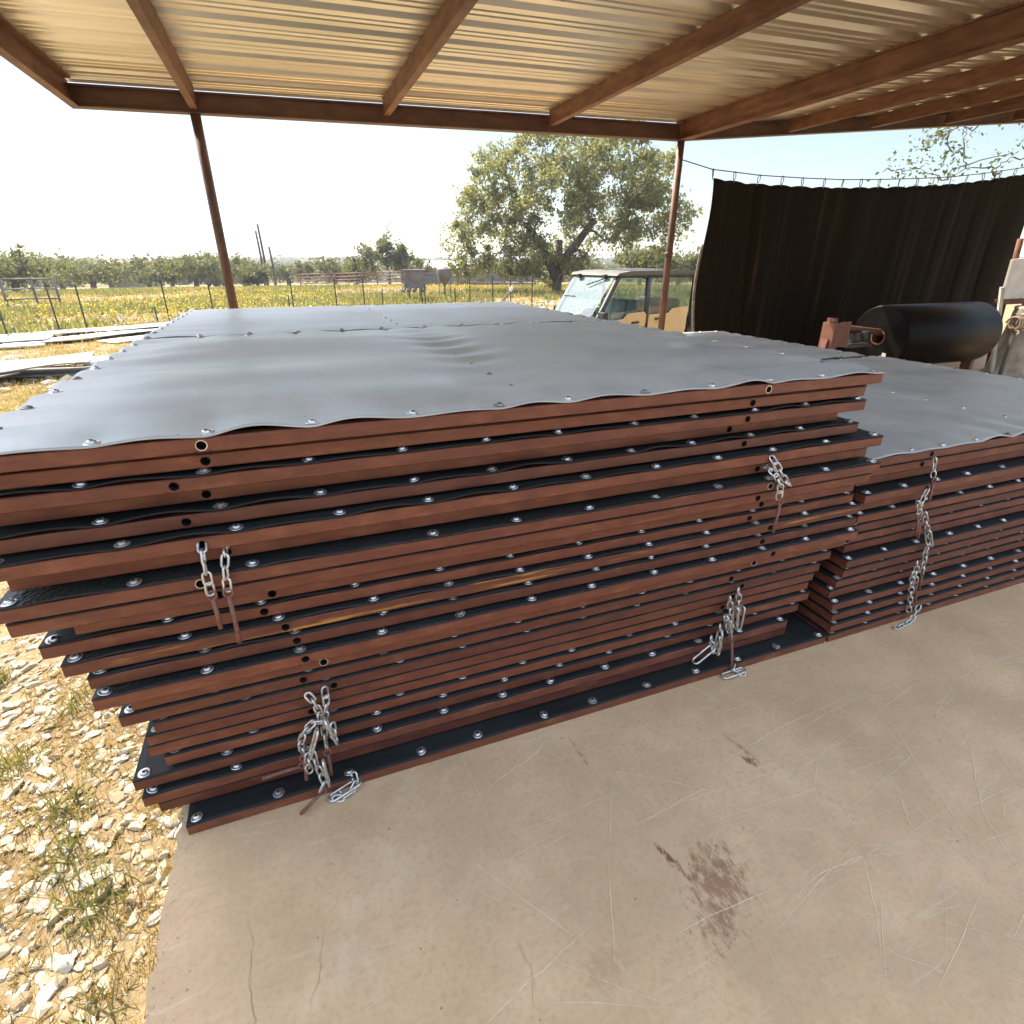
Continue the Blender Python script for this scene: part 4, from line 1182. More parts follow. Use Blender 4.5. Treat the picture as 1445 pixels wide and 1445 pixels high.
# ------------------------------------------------------------------ trees
def quad_cloud(centers, sizes, r_, elong=1.6, upbias=0.0):
    n = len(centers)
    a = r_.normal(size=(n, 3)); a[:, 2] += upbias
    a /= np.linalg.norm(a, axis=1)[:, None]
    b_ = r_.normal(size=(n, 3))
    b_ -= a * (a * b_).sum(1)[:, None]
    b_ /= np.linalg.norm(b_, axis=1)[:, None] + 1e-9
    s = np.asarray(sizes)[:, None]
    u = a * s * elong * 0.5; v = b_ * s * 0.5
    c = np.asarray(centers)
    V = np.stack([c - u, c - v * 0.9 + u * 0.1, c + u, c + v * 0.9 + u * 0.1], 1).reshape(-1, 3)
    Fq = np.arange(4 * n)
    return V, Fq

def limb(mb, a, b, r0, r1, r_, wob=0.06, n=7):
    a, b = np.array(a), np.array(b)
    L_ = np.linalg.norm(b - a)
    pts, rad = [], []
    w = np.zeros(3)
    for i in range(n):
        t = i / (n - 1)
        p = a + (b - a) * t
        p[2] += 0.10 * L_ * math.sin(math.pi * t) * 0.5
        if 0 < i < n - 1: p = p + r_.normal(size=3) * wob * L_ * 0.5
        pts.append(tuple(p)); rad.append(r0 + (r1 - r0) * t)
    mb.tube(pts, r0, 7, radii=rad)
    return pts

def build_tree(name, loc, lobes, trunk_top, r_trunk, n_clump, leaves, clump_r, leaf, label, group, seed, mats, stems=None, flat=0.75):
    r_ = np.random.default_rng(seed)
    root = empty(name, loc, label, 'tree', group)
    mb = MB()
    stems = stems or [((0, 0, -0.3), trunk_top)]
    nodes = []
    for s0, s1 in stems:
        nodes += [(np.array(p), r_trunk * 0.55) for p in limb(mb, s0, s1, r_trunk, r_trunk * 0.62, r_, 0.03, 6)[3:]]
    vol = np.array([a * b_ * c for (_, (a, b_, c)) in lobes]); vol = vol ** 0.62; vol = vol / vol.sum()
    C, S = [], []
    order = []
    for k in range(n_clump):
        q = r_.choice(len(lobes), p=vol)
        (ctr, ax) = lobes[q]
        d = r_.normal(size=3); d /= np.linalg.norm(d)
        rad = r_.uniform(0.45, 1.0) ** 0.6
        c = np.array(ctr) + d * np.array(ax) * rad
        order.append(c)
    order.sort(key=lambda c: np.linalg.norm(c - np.array(trunk_top)))
    for k, c in enumerate(order):
        dist = [np.linalg.norm(c - p) for p, _ in nodes]
        i = int(np.argmin(dist))
        p0, rr0 = nodes[i]
        if dist[i] > 0.25:
            r1 = max(0.012, rr0 * 0.45)
            pts = limb(mb, p0, c, min(rr0 * 0.8, 0.05 + 0.035 * dist[i]), r1 * 0.5, r_, 0.10, 6)
            nodes += [(np.array(p), max(rr0 * 0.62, 0.02)) for p in pts[2:]]
        m = int(leaves * r_.uniform(0.5, 1.4))
        cr = clump_r * r_.uniform(0.6, 1.3)
        # a clump is several twigs of leaves
        nt_ = 9
        tw = r_.normal(size=(nt_, 3)) * cr * 0.62 * np.array([1, 1, flat])
        pick = r_.integers(0, nt_, m)
        pos = c + tw[pick] * r_.uniform(0.45, 1.15, (m, 1)) + r_.normal(size=(m, 3)) * cr * 0.20
        C.append(pos); S.append(leaf * r_.uniform(0.6, 1.4, m))
    mb.build('trunk', mats[0], root)
    V, Fq = quad_cloud(np.concatenate(C), np.concatenate(S), r_)
    link('crown', np_mesh('crown', V, Fq, 4), mats[1], root)
    return root

# the big live oak: stands about 42 m out, crown some 17 m across
camv = np.array([0, 0, 1.45])
def out(u_dir_deg, d):           # point at compass angle (from +Y towards +X) and distance
    a = R(u_dir_deg); x, y = d * math.sin(a), d * math.cos(a)
    return (x, y, hz(x, y))
def spx(x, dx, dy_, dz):         # tree-local offset turned to face along the line of sight
    return x
oak = out(25.3, 42)
ang = R(25.3)
rx_, ry_ = math.cos(ang), -math.sin(ang)       # sideways unit vector
fx_, fy_ = math.sin(ang), math.cos(ang)
def loc3(s, dpt, z): return (s * rx_ + dpt * fx_, s * ry_ + dpt * fy_, z)
mpp = 0.0494
def lob(px, py, ax, az, ay=None, dpt=0.0):
    s = (px - 786) * mpp; z = (409 - py) * mpp
    return (loc3(s, dpt, z), (ax * mpp, (ay or ax) * mpp, az * mpp))
lobes = [lob(735, 262, 55, 45), lob(790, 235, 70, 42, dpt=1.0), lob(855, 250, 60, 45, dpt=-1.0), lob(905, 268, 42, 38), lob(690, 268, 32, 42), lob(668, 312, 34, 34), lob(645, 352, 24, 26), lob(700, 335, 45, 34), lob(770, 300, 60, 45, dpt=-1.5), lob(835, 305, 48, 42, dpt=1.5), lob(905, 305, 46, 30), lob(940, 315, 26, 24), lob(880, 335, 34, 18), lob(755, 362, 36, 26), lob(785, 365, 40, 30, dpt=1.0), lob(812, 372, 20, 22), lob(700, 375, 26, 12), lob(640, 385, 22, 14), lob(672, 372, 24, 18), lob(735, 388, 30, 14), lob(820, 385, 22, 14), lob(775, 392, 24, 12, dpt=1.5), lob(925, 345, 30, 14)]
build_tree('live_oak', oak, lobes, loc3(0.2, 0, 3.2), 0.34, 440, 125, 0.68, 0.13, 'big spreading live oak with gnarled limbs standing alone in the field behind the vehicle', None, 21, (M['bark'], M['oak']), stems=[((0, 0, -0.3), loc3(0.1, 0, 3.4)), ((0, 0, 0.9), loc3(-2.2, 0.4, 4.4)), ((0, 0, 1.4), loc3(2.4, -0.5, 4.6))])

def small_tree(dirdeg, d, w, h, seed, label, leaf=0.22, n=55, leaves=70, mat='oak_far', name='oak_tree', group='oak trees scattered over the pasture', low=0.25):
    loc = out(dirdeg, d)
    r_ = np.random.default_rng(seed)
    lb = []
    for k in range(6):
        a = r_.uniform(0, 6.28); q = r_.uniform(0.0, 0.30) * w
        lb.append(((q * math.cos(a), q * math.sin(a), h * r_.uniform(low + 0.25, 0.74)), (w * r_.uniform(0.20, 0.32), w * r_.uniform(0.20, 0.32), h * r_.uniform(0.16, 0.25))))
    build_tree(name, loc, lb, (0.1, 0.1, h * (low + 0.08)), max(0.10, w * 0.032), n, leaves, w * 0.085, leaf, label, group, seed, (M['bark'], M[mat]))

def compass(u):                  # image column of the photo -> compass angle, for laying out the distance
    t = math.atan2((u - 722.5) / 785.0, math.cos(R(23.16)) + 0.4229 * math.sin(R(23.16)))
    return 21.0 + math.degrees(t)
TREES = [(10, 62, 12, 4.6, 'broad oak at the very end of the tree row, beyond the pipe corral'), (55, 105, 15, 6.4, 'pale grey oak rising over the others beyond the pipe corral'), (78, 118, 14, 7.0, 'tall twiggy oak behind the pale grey one'),
 (122, 78, 11.5, 4.9, 'bushy oak with two trunks by the dirt track'), (148, 110, 12, 5.6, 'dark oak between the two bushy ones near the track'), (202, 84, 11, 5.3, 'round oak with bare trunk in front of the orange roofed house'), (183, 120, 10, 5.6, 'oak behind the orange roofed house'),
 (236, 104, 10, 5.0, 'small oak beyond the dark tee post'), (270, 76, 10.5, 5.5, 'leaning oak beside the parked trailer'), (300, 82, 9.5, 5.4, 'oak shading the parked trailer'), (345, 92, 10, 5.6, 'oak just past the pipe post'), (356, 72, 6.0, 3.6, 'low oak under the utility poles'),
 (402, 110, 10, 5.4, 'oak behind the utility poles'), (470, 88, 10, 5.0, 'rounded oak over the corral rails'), (500, 92, 9, 4.8, 'oak joining the rounded one over the corral rails'),
 (566, 104, 8.0, 6.6, 'thin pale oak behind the grey feeder'), (712, 88, 9, 4.6, 'oak low behind the big live oak'), (735, 95, 13, 4.8, 'second oak low behind the big live oak'), (655, 160, 15, 4.9, 'oak behind the white roofed barn'), (835, 100, 13, 5.5, 'far oak seen under the limbs of the big live oak'), (905, 58, 8.5, 5.2, 'rounded bright oak above the vehicle roof'), (960, 62, 8, 4.8, 'pale oak beside the pipe post above the vehicle')]
for k, (u, d, w, h, lab) in enumerate(TREES):
    small_tree(compass(u), d, w, h * 0.68, 300 + k, lab, leaf=0.26 if d > 80 else 0.2, n=46, leaves=75)
# mesquite with upswept limbs
mesq = out(compass(548), 74)
r_ = np.random.default_rng(77)
lbm = []
for k in range(11):
    s = -4.6 + 0.92 * k + r_.normal() * 0.2
    hh = 5.4 - abs(s + 0.0) * 0.55 + r_.normal() * 0.5
    lbm.append(((s * 0.94, -s * 0.2 + r_.normal() * 0.6, hh * 0.72), (0.75, 0.9, hh * 0.30)))
build_tree('mesquite_tree', mesq, lbm, (0, 0, 1.3), 0.22, 90, 80, 0.55, 0.2, 'grey green mesquite with upswept feathery limbs left of the grey feeder', None, 78, (M['bark'], M['oak_far']), flat=1.5)
# sparse tree over the tarp
spt = out(compass(1362), 19)
build_tree('sparse_tree', spt, [((0, 0, 4.9), (1.5, 1.3, 0.9)), ((1.5, -1.0, 5.0), (1.2, 1.0, 0.8)), ((-1.2, 0.8, 4.4), (1.0, 0.9, 0.6)), ((0.3, 0, 5.9), (0.7, 0.7, 0.5)), ((2.4, -1.6, 4.6), (1.0, 0.8, 0.7))], (0, 0, 3.2), 0.10, 60, 20, 0.34, 0.062, 'thin leafed tree top showing above the black tarp', None, 91, (M['bark'], M['cedar']))

# far woodland: one mass, nobody could count it
r_ = np.random.default_rng(500)
wc, ws = [], []
for k in range(5200):
    a = R(r_.uniform(-32, 78)); d = 165 + 900 * r_.uniform(0, 1) ** 1.5
    x, y = d * math.sin(a), d * math.cos(a)
    z = hz(x, y)
    h = r_.uniform(2.2, 4.6) * (1 + 0.2 * (d > 400)); w = r_.uniform(2.4, 5.0)
    m = 46 if d < 300 else 22
    p = r_.normal(size=(m, 3)); p /= np.linalg.norm(p, axis=1)[:, None]
    p *= r_.uniform(0.55, 1.0, (m, 1))
    p = p * np.array([w, w, h * 0.5]) + np.array([x, y, z + h * 0.52])
    wc.append(p); ws.append(r_.uniform(0.7, 1.5, m) * (0.75 if d < 300 else 1.5))
V, Fq = quad_cloud(np.concatenate(wc), np.concatenate(ws), r_, 1.3)
tag(link('woodland', np_mesh('woodland', V, Fq, 4), M['wood_far']), kind='stuff')
# ------------------------------------------------------------------ farm things in the distance
def wpt(u, d): 
    return out(compass(u), d)
def face(u): return -R(compass(u))
# white-roofed red barn
bx, by, bz = wpt(640, 128)
barn = empty('barn', (bx, by, bz), 'long red barn with a bright white metal roof behind the feeders', 'barn', None, face(628))
MB().box(-11.0, 3.2, 0, 6, 0, 2.9, 0.02).build('wall', M['barn_red'], barn)
MB().poly([(-11.3, -0.4, 2.9), (3.6, -0.4, 2.9), (3.6, 3.0, 4.3), (-11.3, 3.0, 4.3)], 0.08, (0, 0, 1)).poly([(-11.3, 6.4, 2.9), (3.6, 6.4, 2.9), (3.6, 3.02, 4.3), (-11.3, 3.02, 4.3)], 0.08, (0, 0, 1)).build('roof', M['white_metal'], barn)
MB().box(-2.5, -0.4, -0.06, 0.02, 0.0, 2.3).build('door', M['corral'], barn)
# orange roofed house
hx, hy, hz_ = wpt(186, 112)
hs = empty('house', (hx, hy, hz_), 'low house with an orange roof among the far oaks', 'house', None, face(186))
MB().box(-3.6, 3.6, 0, 5, 0, 2.3, 0.02).build('wall', M['plaster'], hs)
MB().poly([(-4.0, -0.4, 2.3), (4.0, -0.4, 2.3), (3.4, 2.5, 3.9), (-3.4, 2.5, 3.9)], 0.1, (0, 0, 1)).poly([(-4.0, 5.4, 2.3), (4.0, 5.4, 2.3), (3.4, 2.52, 3.9), (-3.4, 2.52, 3.9)], 0.1, (0, 0, 1)).build('roof', M['roof_tile'], hs)
for xx in (-2.2, 0.4, 2.3): MB().box(xx - 0.45, xx + 0.45, -0.05, 0.03, 1.0, 1.9).build('window', M['dark_window'], hs)
# trailer
tx, ty, tz = wpt(298, 104)
tr = empty('stock_trailer', (tx, ty, tz), 'silver stock trailer parked under the oak left of the pipe post', 'trailer', None, face(298) + 0.1)
MB().box(-2.6, 1.6, 0, 2, 0.55, 2.35, 0.05).build('body', M['feeder'], tr)
MB().box(-2.4, 1.4, -0.03, -0.005, 1.3, 1.75).build('vent_strip', M['dark_window'], tr)
MB().bar((1.6, 1, 0.6), (3.0, 1, 0.55), 0.15, 0.12).build('hitch', M['cage'], tr)
for xx in (-0.9, -0.1):
    wm = Matrix.Translation((xx, -0.05, 0.36)) @ Matrix.Rotation(R(90), 4, 'X')
    MB().lathe([(0.0, 0.1), (0.36, 0.1), (0.36, -0.1), (0.0, -0.1)], 18, wm).build('wheel', M['tyre'], tr)
tk = wpt(325, 100)
pk = empty('pickup_truck', tk, 'white pickup truck half hidden by the pipe post', 'truck', None, face(323))
MB().box(-2.2, 2.4, 0, 1.8, 0.45, 1.05, 0.08).box(-0.6, 0.9, 0.12, 1.68, 1.0, 1.75, 0.16).build('body', M['feeder'], pk)
MB().box(-0.45, 0.75, 0.09, 0.115, 1.12, 1.6).build('window', M['dark_window'], pk)
for xx in (-1.4, 1.5):
    wm = Matrix.Translation((xx, 0.0, 0.37)) @ Matrix.Rotation(R(90), 4, 'X')
    MB().lathe([(0.0, 0.12), (0.37, 0.12), (0.37, -0.12), (0.0, -0.12)], 18, wm).build('wheel', M['tyre'], pk)
# utility poles
for (u, d, h, lab) in ((373, 84, 7.4, 'tallest bare pole of the three beyond the pipe post'), (369, 88, 6.9, 'middle bare pole of the three beyond the pipe post'), (384, 80, 4.6, 'shortest bare pole of the three beyond the pipe post')):
    p = wpt(u, d)
    tag(MB().tube([(p[0], p[1], p[2] - 0.3), (p[0] + 0.05, p[1], p[2] + h * 0.5), (p[0] - 0.1, p[1], p[2] + h)], 0.14, 10, radii=[0.17, 0.15, 0.12]).build('utility_pole', M['bark']), lab, 'pole', 'utility poles beyond the field')
# corral fences
def rail_fence(name, pts, hgt, nrail, lab, mat, step, board=False):
    root = empty(name, pts[0], lab, 'fence')
    org = Matrix.Translation((-pts[0][0], -pts[0][1], -pts[0][2]))
    P_ = []
    for a, b_ in zip(pts[:-1], pts[1:]):
        n = max(1, int(math.hypot(b_[0] - a[0], b_[1] - a[1]) / step))
        for i in range(n): P_.append((a[0] + (b_[0] - a[0]) * i / n, a[1] + (b_[1] - a[1]) * i / n))
    P_.append(pts[-1][:2])
    for x, y in P_:
        o = MB().tube([(x, y, hz(x, y) - 0.2), (x, y, hz(x, y) + hgt)], 0.06, 8).build('post', mat)
        o.parent = root; o.matrix_parent_inverse = org
    for k in range(nrail):
        zz = hgt * (k + 0.8) / nrail
        mb = MB()
        for (a, b_) in zip(P_[:-1], P_[1:]):
            A = (a[0], a[1], hz(*a) + zz); B = (b_[0], b_[1], hz(*b_) + zz)
            if board: mb.bar(A, B, 0.04, hgt / nrail * 0.8)
            else: mb.tube([A, B], 0.04, 6)
        o = mb.build('rail', mat); o.parent = root; o.matrix_parent_inverse = org
rail_fence('board_fence', [wpt(594, 60), wpt(680, 60), wpt(760, 58)], 1.25, 4, 'dark board fence running behind the feeders towards the live oak', M['corral'], 3.0, True)
rail_fence('corral_fence', [wpt(420, 66), wpt(470, 64), wpt(530, 62), wpt(590, 60)], 1.5, 5, 'reddish pipe corral fence in the middle distance left of the feeder', M['barn_red'], 2.4)
rail_fence('pipe_corral', [wpt(-10, 36), wpt(35, 38), wpt(68, 36)], 1.35, 3, 'grey pipe corral at the edge of the flowering field', M['corral'], 2.0)
# grey hog feeder on legs and hopper feeder
fx0, fy0, fz0 = wpt(583, 34)
fd = empty('box_feeder', (fx0, fy0, fz0), 'grey box feeder with scoop troughs on legs in the pasture', 'feeder', None, face(583))
MB().box(-0.58, 0.58, -0.5, 0.5, 0.72, 1.62, 0.02).build('hopper', M['feeder'], fd)
MB().box(-0.62, 0.62, -0.54, 0.54, 1.623, 1.66).build('lid', M['corral'], fd)
for xx in (-0.55, -0.25, 0.05, 0.55): MB().bar((xx, -0.52, 0.75), (xx - 0.10, -0.72, 0.56), 0.16, 0.10, 0.02).build('trough', M['corral'], fd)
for xx in (-0.32, 0.28):
    for yy in (-0.35, 0.35): MB().box(xx - 0.04, xx + 0.04, yy - 0.04, yy + 0.04, 0.07, 0.718).build('leg', M['corral'], fd)
MB().box(-0.62, -0.5, -0.6, 0.6, 0, 0.066).box(0.5, 0.62, -0.6, 0.6, 0, 0.066).box(-0.498, 0.498, -0.4, -0.3, 0, 0.066).box(-0.498, 0.498, 0.3, 0.4, 0, 0.066).build('skid', M['corral'], fd)
gx0, gy0, gz0 = wpt(626, 36)
gf = empty('hopper_feeder', (gx0, gy0, gz0), 'grey cone hopper feeder on thin legs beside the box feeder', 'feeder', None, face(626))
MB().lathe([(0.0, 1.75), (0.42, 1.66), (0.44, 1.62), (0.44, 1.20), (0.05, 0.70), (0.05, 0.1), (0.0, 0.1)], 20).build('hopper', M['feeder'], gf)
for a in range(4):
    xx, yy = 0.44 * math.cos(a * 1.571 + 0.785), 0.44 * math.sin(a * 1.571 + 0.785)
    MB().tube([(xx, yy, 1.25), (xx * 1.15, yy * 1.15, 0.0)], 0.022, 8).build('leg', M['corral'], gf)
# sloping timber frame
lx, ly, lz = wpt(705, 21)
lf = empty('timber_frame', (lx, ly, lz), 'slanting timber brace with a white end and thin legs by the wire fence', 'frame', None, face(705))
MB().bar((-0.55, 0, 0.0), (0.42, 0.1, 1.18), 0.05, 0.09).build('brace', M['timber'], lf)
MB().bar((0.36, 0.09, 1.12), (0.46, 0.11, 1.28), 0.06, 0.095).build('white_end', M['white_metal'], lf)
MB().bar((-0.85, 0.2, 0.05), (-0.55, 0.2, 0.25), 0.05, 0.05).bar((-0.8, 0.25, 0.0), (0.2, 0.25, 0.55), 0.03, 0.04).bar((-0.3, 0.3, 0.5), (0.3, 0.3, 0.05), 0.03, 0.04).build('leg', M['rust'], lf)
# rusty table frame
qx, qy, qz = wpt(765, 15.5)
qt = empty('rusty_table', (qx, qy, qz), 'rusty red steel table frame standing left of the vehicle windshield', 'table', None, face(765))
MB().bar((-0.40, 0, 0.62), (0.55, 0.05, 0.80), 0.45, 0.05).build('top', M['rust'], qt)
for (a, b_) in (((-0.38, -0.15, 0.60), (-0.40, -0.15, -0.05)), ((0.10, 0.2, 0.68), (0.12, 0.2, -0.05)), ((0.50, -0.12, 0.75), (0.50, -0.12, -0.05)), ((-0.30, 0.2, 0.62), (-0.28, 0.2, -0.05))):
    MB().bar(a, b_, 0.05, 0.05).build('leg', M['rust'], qt)
# ------------------------------------------------------------------ wire fence with steel tee posts
FP = [(-13.4, 17.6, 1.45), (-10.6, 19.4, 1.45), (-7.9, 21.4, 1.45), (-6.75, 21.97, 1.50), (-6.0, 21.9, 1.46), (-4.05, 24.2, 1.62), (-4.4, 24.0, 0.6), (-2.6, 24.6, 1.35), (-1.86, 24.9, 1.45), (0.25, 25.2, 1.55), (0.1, 24.6, 0.9), (1.95, 25.3, 1.55), (3.05, 25.2, 1.5), (3.8, 25.1, 1.1), (5.4, 24.7, 1.15), (5.6, 24.9, 1.25), (6.7, 24.2, 1.1), (7.3, 24.0, 1.6), (8.2, 23.6, 1.55), (8.9, 23.3, 1.5), (9.7, 22.9, 1.5)]
wf = empty('wire_fence', (-13.4, 17.6, hz(-13.4, 17.6)), 'wire fence on thin dark steel posts crossing the flowering field', 'fence')
worg = Matrix.Translation((13.4, -17.6, -hz(-13.4, 17.6)))
for x, y, h in FP:
    z0 = hz(x, y)
    mb = MB()
    lean = random.gauss(0, 0.015)
    mb.bar((x, y, z0 - 0.2), (x + lean, y, z0 + h), 0.046, 0.012, 0, (0, 1, 0)).bar((x, y + 0.012, z0 - 0.2), (x + lean, y + 0.012, z0 + h), 0.008, 0.03, 0, (0, 1, 0))
    o = mb.build('fence_post', M['fence_post']); o.parent = wf; o.matrix_parent_inverse = worg
mainp = [p for p in FP if p[2] > 1.3]
for kz in (0.15, 0.45, 0.75, 1.05, 1.35):
    mb = MB()
    mb.tube([(x, y - 0.02, hz(x, y) + kz) for x, y, h in mainp], 0.006, 4)
    o = mb.build('wire_strand', M['wire']); o.parent = wf; o.matrix_parent_inverse = worg

# ------------------------------------------------------------------ sheets and mats lying in the grass
def lying(name, x, y, ang, w, d, t, lift, lab, cat, group, mat, curl=0.0, tilt=0.0):
    nxq, nyq = 14, 6
    z0 = hz(x, y) + lift
    bm = bmesh.new()
    T_, B_ = [], []
    ph = random.uniform(0, 6)
    for i in range(nxq):
        for j in range(nyq):
            u = (i / (nxq - 1) - 0.5) * w; v = (j / (nyq - 1) - 0.5) * d
            z = curl * (math.sin(u * 2.2 + ph) * 0.5 + (2 * v / d) ** 2 * 0.5 + 0.6) + tilt * (u / w + 0.5)
            px = x + u * math.cos(ang) - v * math.sin(ang); py = y + u * math.sin(ang) + v * math.cos(ang)
            T_.append(bm.verts.new((px, py, z0 + z + t))); B_.append(bm.verts.new((px, py, z0 + z)))
    g = lambda A, i, j: A[i * nyq + j]
    for i in range(nxq - 1):
        for j in range(nyq - 1):
            bm.faces.new((g(T_, i, j), g(T_, i + 1, j), g(T_, i + 1, j + 1), g(T_, i, j + 1))); bm.faces.new((g(B_, i, j), g(B_, i, j + 1), g(B_, i + 1, j + 1), g(B_, i + 1, j)))
    for i in range(nxq - 1):
        for j in (0, nyq - 1): bm.faces.new((g(T_, i, j), g(B_, i, j), g(B_, i + 1, j), g(T_, i + 1, j)))
    for j in range(nyq - 1):
        for i in (0, nxq - 1): bm.faces.new((g(T_, i, j), g(T_, i, j + 1), g(B_, i, j + 1), g(B_, i, j)))
    bmesh.ops.recalc_face_normals(bm, faces=bm.faces)
    me = bpy.data.meshes.new(name); bm.to_mesh(me); bm.free()
    tag(link(name, me, mat), lab, cat, group)
GS = 'white sheets lying in the dry grass'
SH = [(-4.4, 18.6, 0.16, 5.2, 0.95, 0.05, 0.16, 'long white sheet on top of the pile, pointing at the tall stack', 0.02, 0.16), (-4.8, 17.6, 0.50, 3.9, 0.85, 0.05, 0.06, 'white sheet lying aslant across the pile in the grass', 0.02, 0.10),
      (-7.1, 17.3, 0.05, 3.4, 0.9, 0.06, 0.08, 'white sheet at the outer end of the pile, cut by the picture edge', 0.02, 0.05), (-6.8, 16.4, 0.22, 3.0, 0.55, 0.09, 0.03, 'thick grey white plank in front of the sheet pile', 0.01, 0.0),
      (-3.7, 17.3, 0.75, 1.8, 0.9, 0.03, 0.03, 'short white sheet flat in the grass near the tall stack', 0.015, 0.05), (-6.9, 18.5, 0.1, 3.2, 0.9, 0.05, 0.05, 'white sheet at the back of the pile by the fence posts', 0.02, 0.06),
      (-3.3, 19.6, 0.35, 2.6, 0.7, 0.04, 0.14, 'narrow white sheet propped at the far end of the pile', 0.02, 0.14), (-3.9, 13.9, 0.5, 1.9, 0.9, 0.012, 0.02, 'thin pale sheet lying alone in the yellow grass', 0.01, 0.0)]
for (x, y, a, w, d, t, lift, lab, curl, tilt) in SH:
    lying('metal_sheet', x * 1.13, y * 1.13, a, w, d, t * 0.5, lift * 0.6, lab, 'sheet', GS, M['white_paint'], curl, tilt)
GM = 'old rubber mats dumped in the grass'
for (x, y, a, w, d, lift, lab, curl, tilt) in ((-5.1, 13.9, 0.1, 2.6, 0.7, 0.10, 'weathered brown mat lying flat at the back of the dumped mats', 0.04, 0.08), (-4.6, 12.9, 0.15, 2.0, 1.1, 0.12, 'curled grey mat on top of the dumped mats', 0.09, 0.03), (-5.0, 12.2, 0.7, 0.9, 0.35, 0.04, 'narrow mat strip slanting in front of the dumped mats', 0.03, 0.10), (-4.2, 13.0, 0.0, 1.9, 0.9, 0.02, 'lowest grey mat under the curled one', 0.04, 0.02)):
    lying('rubber_mat', x * 1.06, y * 1.06, a, w, d, 0.025, lift, lab, 'mat', GM, M['grey_mat'], curl, tilt)

# ------------------------------------------------------------------ stones, grass, flowers
def icos():
    p = (1 + 5 ** 0.5) / 2
    v = np.array([(-1, p, 0), (1, p, 0), (-1, -p, 0), (1, -p, 0), (0, -1, p), (0, 1, p), (0, -1, -p), (0, 1, -p), (p, 0, -1), (p, 0, 1), (-p, 0, -1), (-p, 0, 1)], float)
    v /= np.linalg.norm(v[0])
    f = np.array([(0, 11, 5), (0, 5, 1), (0, 1, 7), (0, 7, 10), (0, 10, 11), (1, 5, 9), (5, 11, 4), (11, 10, 2), (10, 7, 6), (7, 1, 8), (3, 9, 4), (3, 4, 2), (3, 2, 6), (3, 6, 8), (3, 8, 9), (4, 9, 5), (2, 4, 11), (6, 2, 10), (8, 6, 7), (9, 8, 1)])
    return v, f
IV, IF = icos()
def subdiv(v, f):
    e = {}
    v = [tuple(p) for p in v]
    def mid(a, b):
        k = (min(a, b), max(a, b))
        if k not in e:
            m = (np.array(v[a]) + np.array(v[b])) / 2
            v.append(tuple(m / np.linalg.norm(m))); e[k] = len(v) - 1
        return e[k]
    o = []
    for a, b, c in f:
        ab, bc, ca = mid(a, b), mid(b, c), mid(c, a)
        o += [(a, ab, ca), (b, bc, ab), (c, ca, bc), (ab, bc, ca)]
    return np.array(v), np.array(o)
LV1 = subdiv(IV, IF)
LV2 = subdiv(*LV1)
def stones(xy, size, r_, sink=0.35, lv=(IV, IF), rough=0.20):
    IV, IF = lv
    n = len(xy); nv_ = len(IV)
    z = np.where((xy[:, 0] > SX0) & (xy[:, 0] < SX1) & (xy[:, 1] < SY1) & (xy[:, 1] > SY0), 0.0, height(xy[:, 0], xy[:, 1]))
    sc = np.stack([size * r_.uniform(0.7, 1.5, n), size * r_.uniform(0.55, 1.0, n), size * r_.uniform(0.25, 0.6, n)], -1)
    ang = r_.normal(0.75, 1.1, n)
    if nv_ == 12:
        v = IV[None] * (1 + r_.normal(0, rough, (n, 12, 1)))
    else:       # lumpy: a few random cutting planes chip each stone
        v = np.repeat(IV[None], n, 0)
        for q in range(9):
            pn = r_.normal(size=(n, 1, 3)); pn /= np.linalg.norm(pn, axis=2, keepdims=True)
            d_ = r_.uniform(0.45, 0.85, (n, 1))
            over = np.clip((v * pn).sum(2) - d_, 0, None)
            v = v - pn * over[..., None] * 0.92
        v = v * (1 + r_.normal(0, 0.03, (n, nv_, 1)))
    v = v * sc[:, None, :]
    tl = r_.normal(0, 0.25, n)
    v = np.stack([v[..., 0], v[..., 1] * np.cos(tl)[:, None] - v[..., 2] * np.sin(tl)[:, None], v[..., 1] * np.sin(tl)[:, None] + v[..., 2] * np.cos(tl)[:, None]], -1)
    ca, sa = np.cos(ang)[:, None], np.sin(ang)[:, None]
    v = np.stack([v[..., 0] * ca - v[..., 1] * sa, v[..., 0] * sa + v[..., 1] * ca, v[..., 2]], -1)
    v += np.stack([xy[:, 0], xy[:, 1], z + sc[:, 2] * (1 - 2 * sink)], -1)[:, None, :]
    f = IF[None] + nv_ * np.arange(n)[:, None, None]
    return v.reshape(-1, 3), f.ravel()
r_ = np.random.default_rng(900)
def nfield(x, y, s, seed=0.0):
    return np.array([mnoise.noise(Vector((a * s + seed, b_ * s - seed, seed * 0.37))) for a, b_ in zip(x, y)])
def scatter(n, x0, x1, y0, y1):
    return np.stack([r_.uniform(x0, x1, n), r_.uniform(y0, y1, n)], -1)
P1 = scatter(26000, -3.6, SX0 - 0.015, -0.6, 4.5)
keep = nfield(P1[:, 0], P1[:, 1], 0.9, 3.1) > -0.32 + 0.55 * np.clip(1 - (SX0 - P1[:, 0]) / 0.35, 0, 1)
P1 = P1[keep]
V1, F1_ = stones(P1, 0.005 + 0.019 * r_.power(0.33, len(P1)), r_)
P2 = scatter(110, -3.2, SX0 - 0.08, -0.4, 3.5)
V2, F2_ = stones(P2, r_.uniform(0.022, 0.046, len(P2)), r_, 0.42, LV2)
P2b = scatter(1500, -3.2, SX0 - 0.03, -0.4, 3.8)
V2b, F2b = stones(P2b, r_.uniform(0.014, 0.030, len(P2b)), r_, 0.38, LV1)
P3 = scatter(16000, -30, 20, 12, 45)
nf3 = nfield(P3[:, 0], P3[:, 1], 0.16, 7.7)
P3 = P3[nf3 > 0.12]
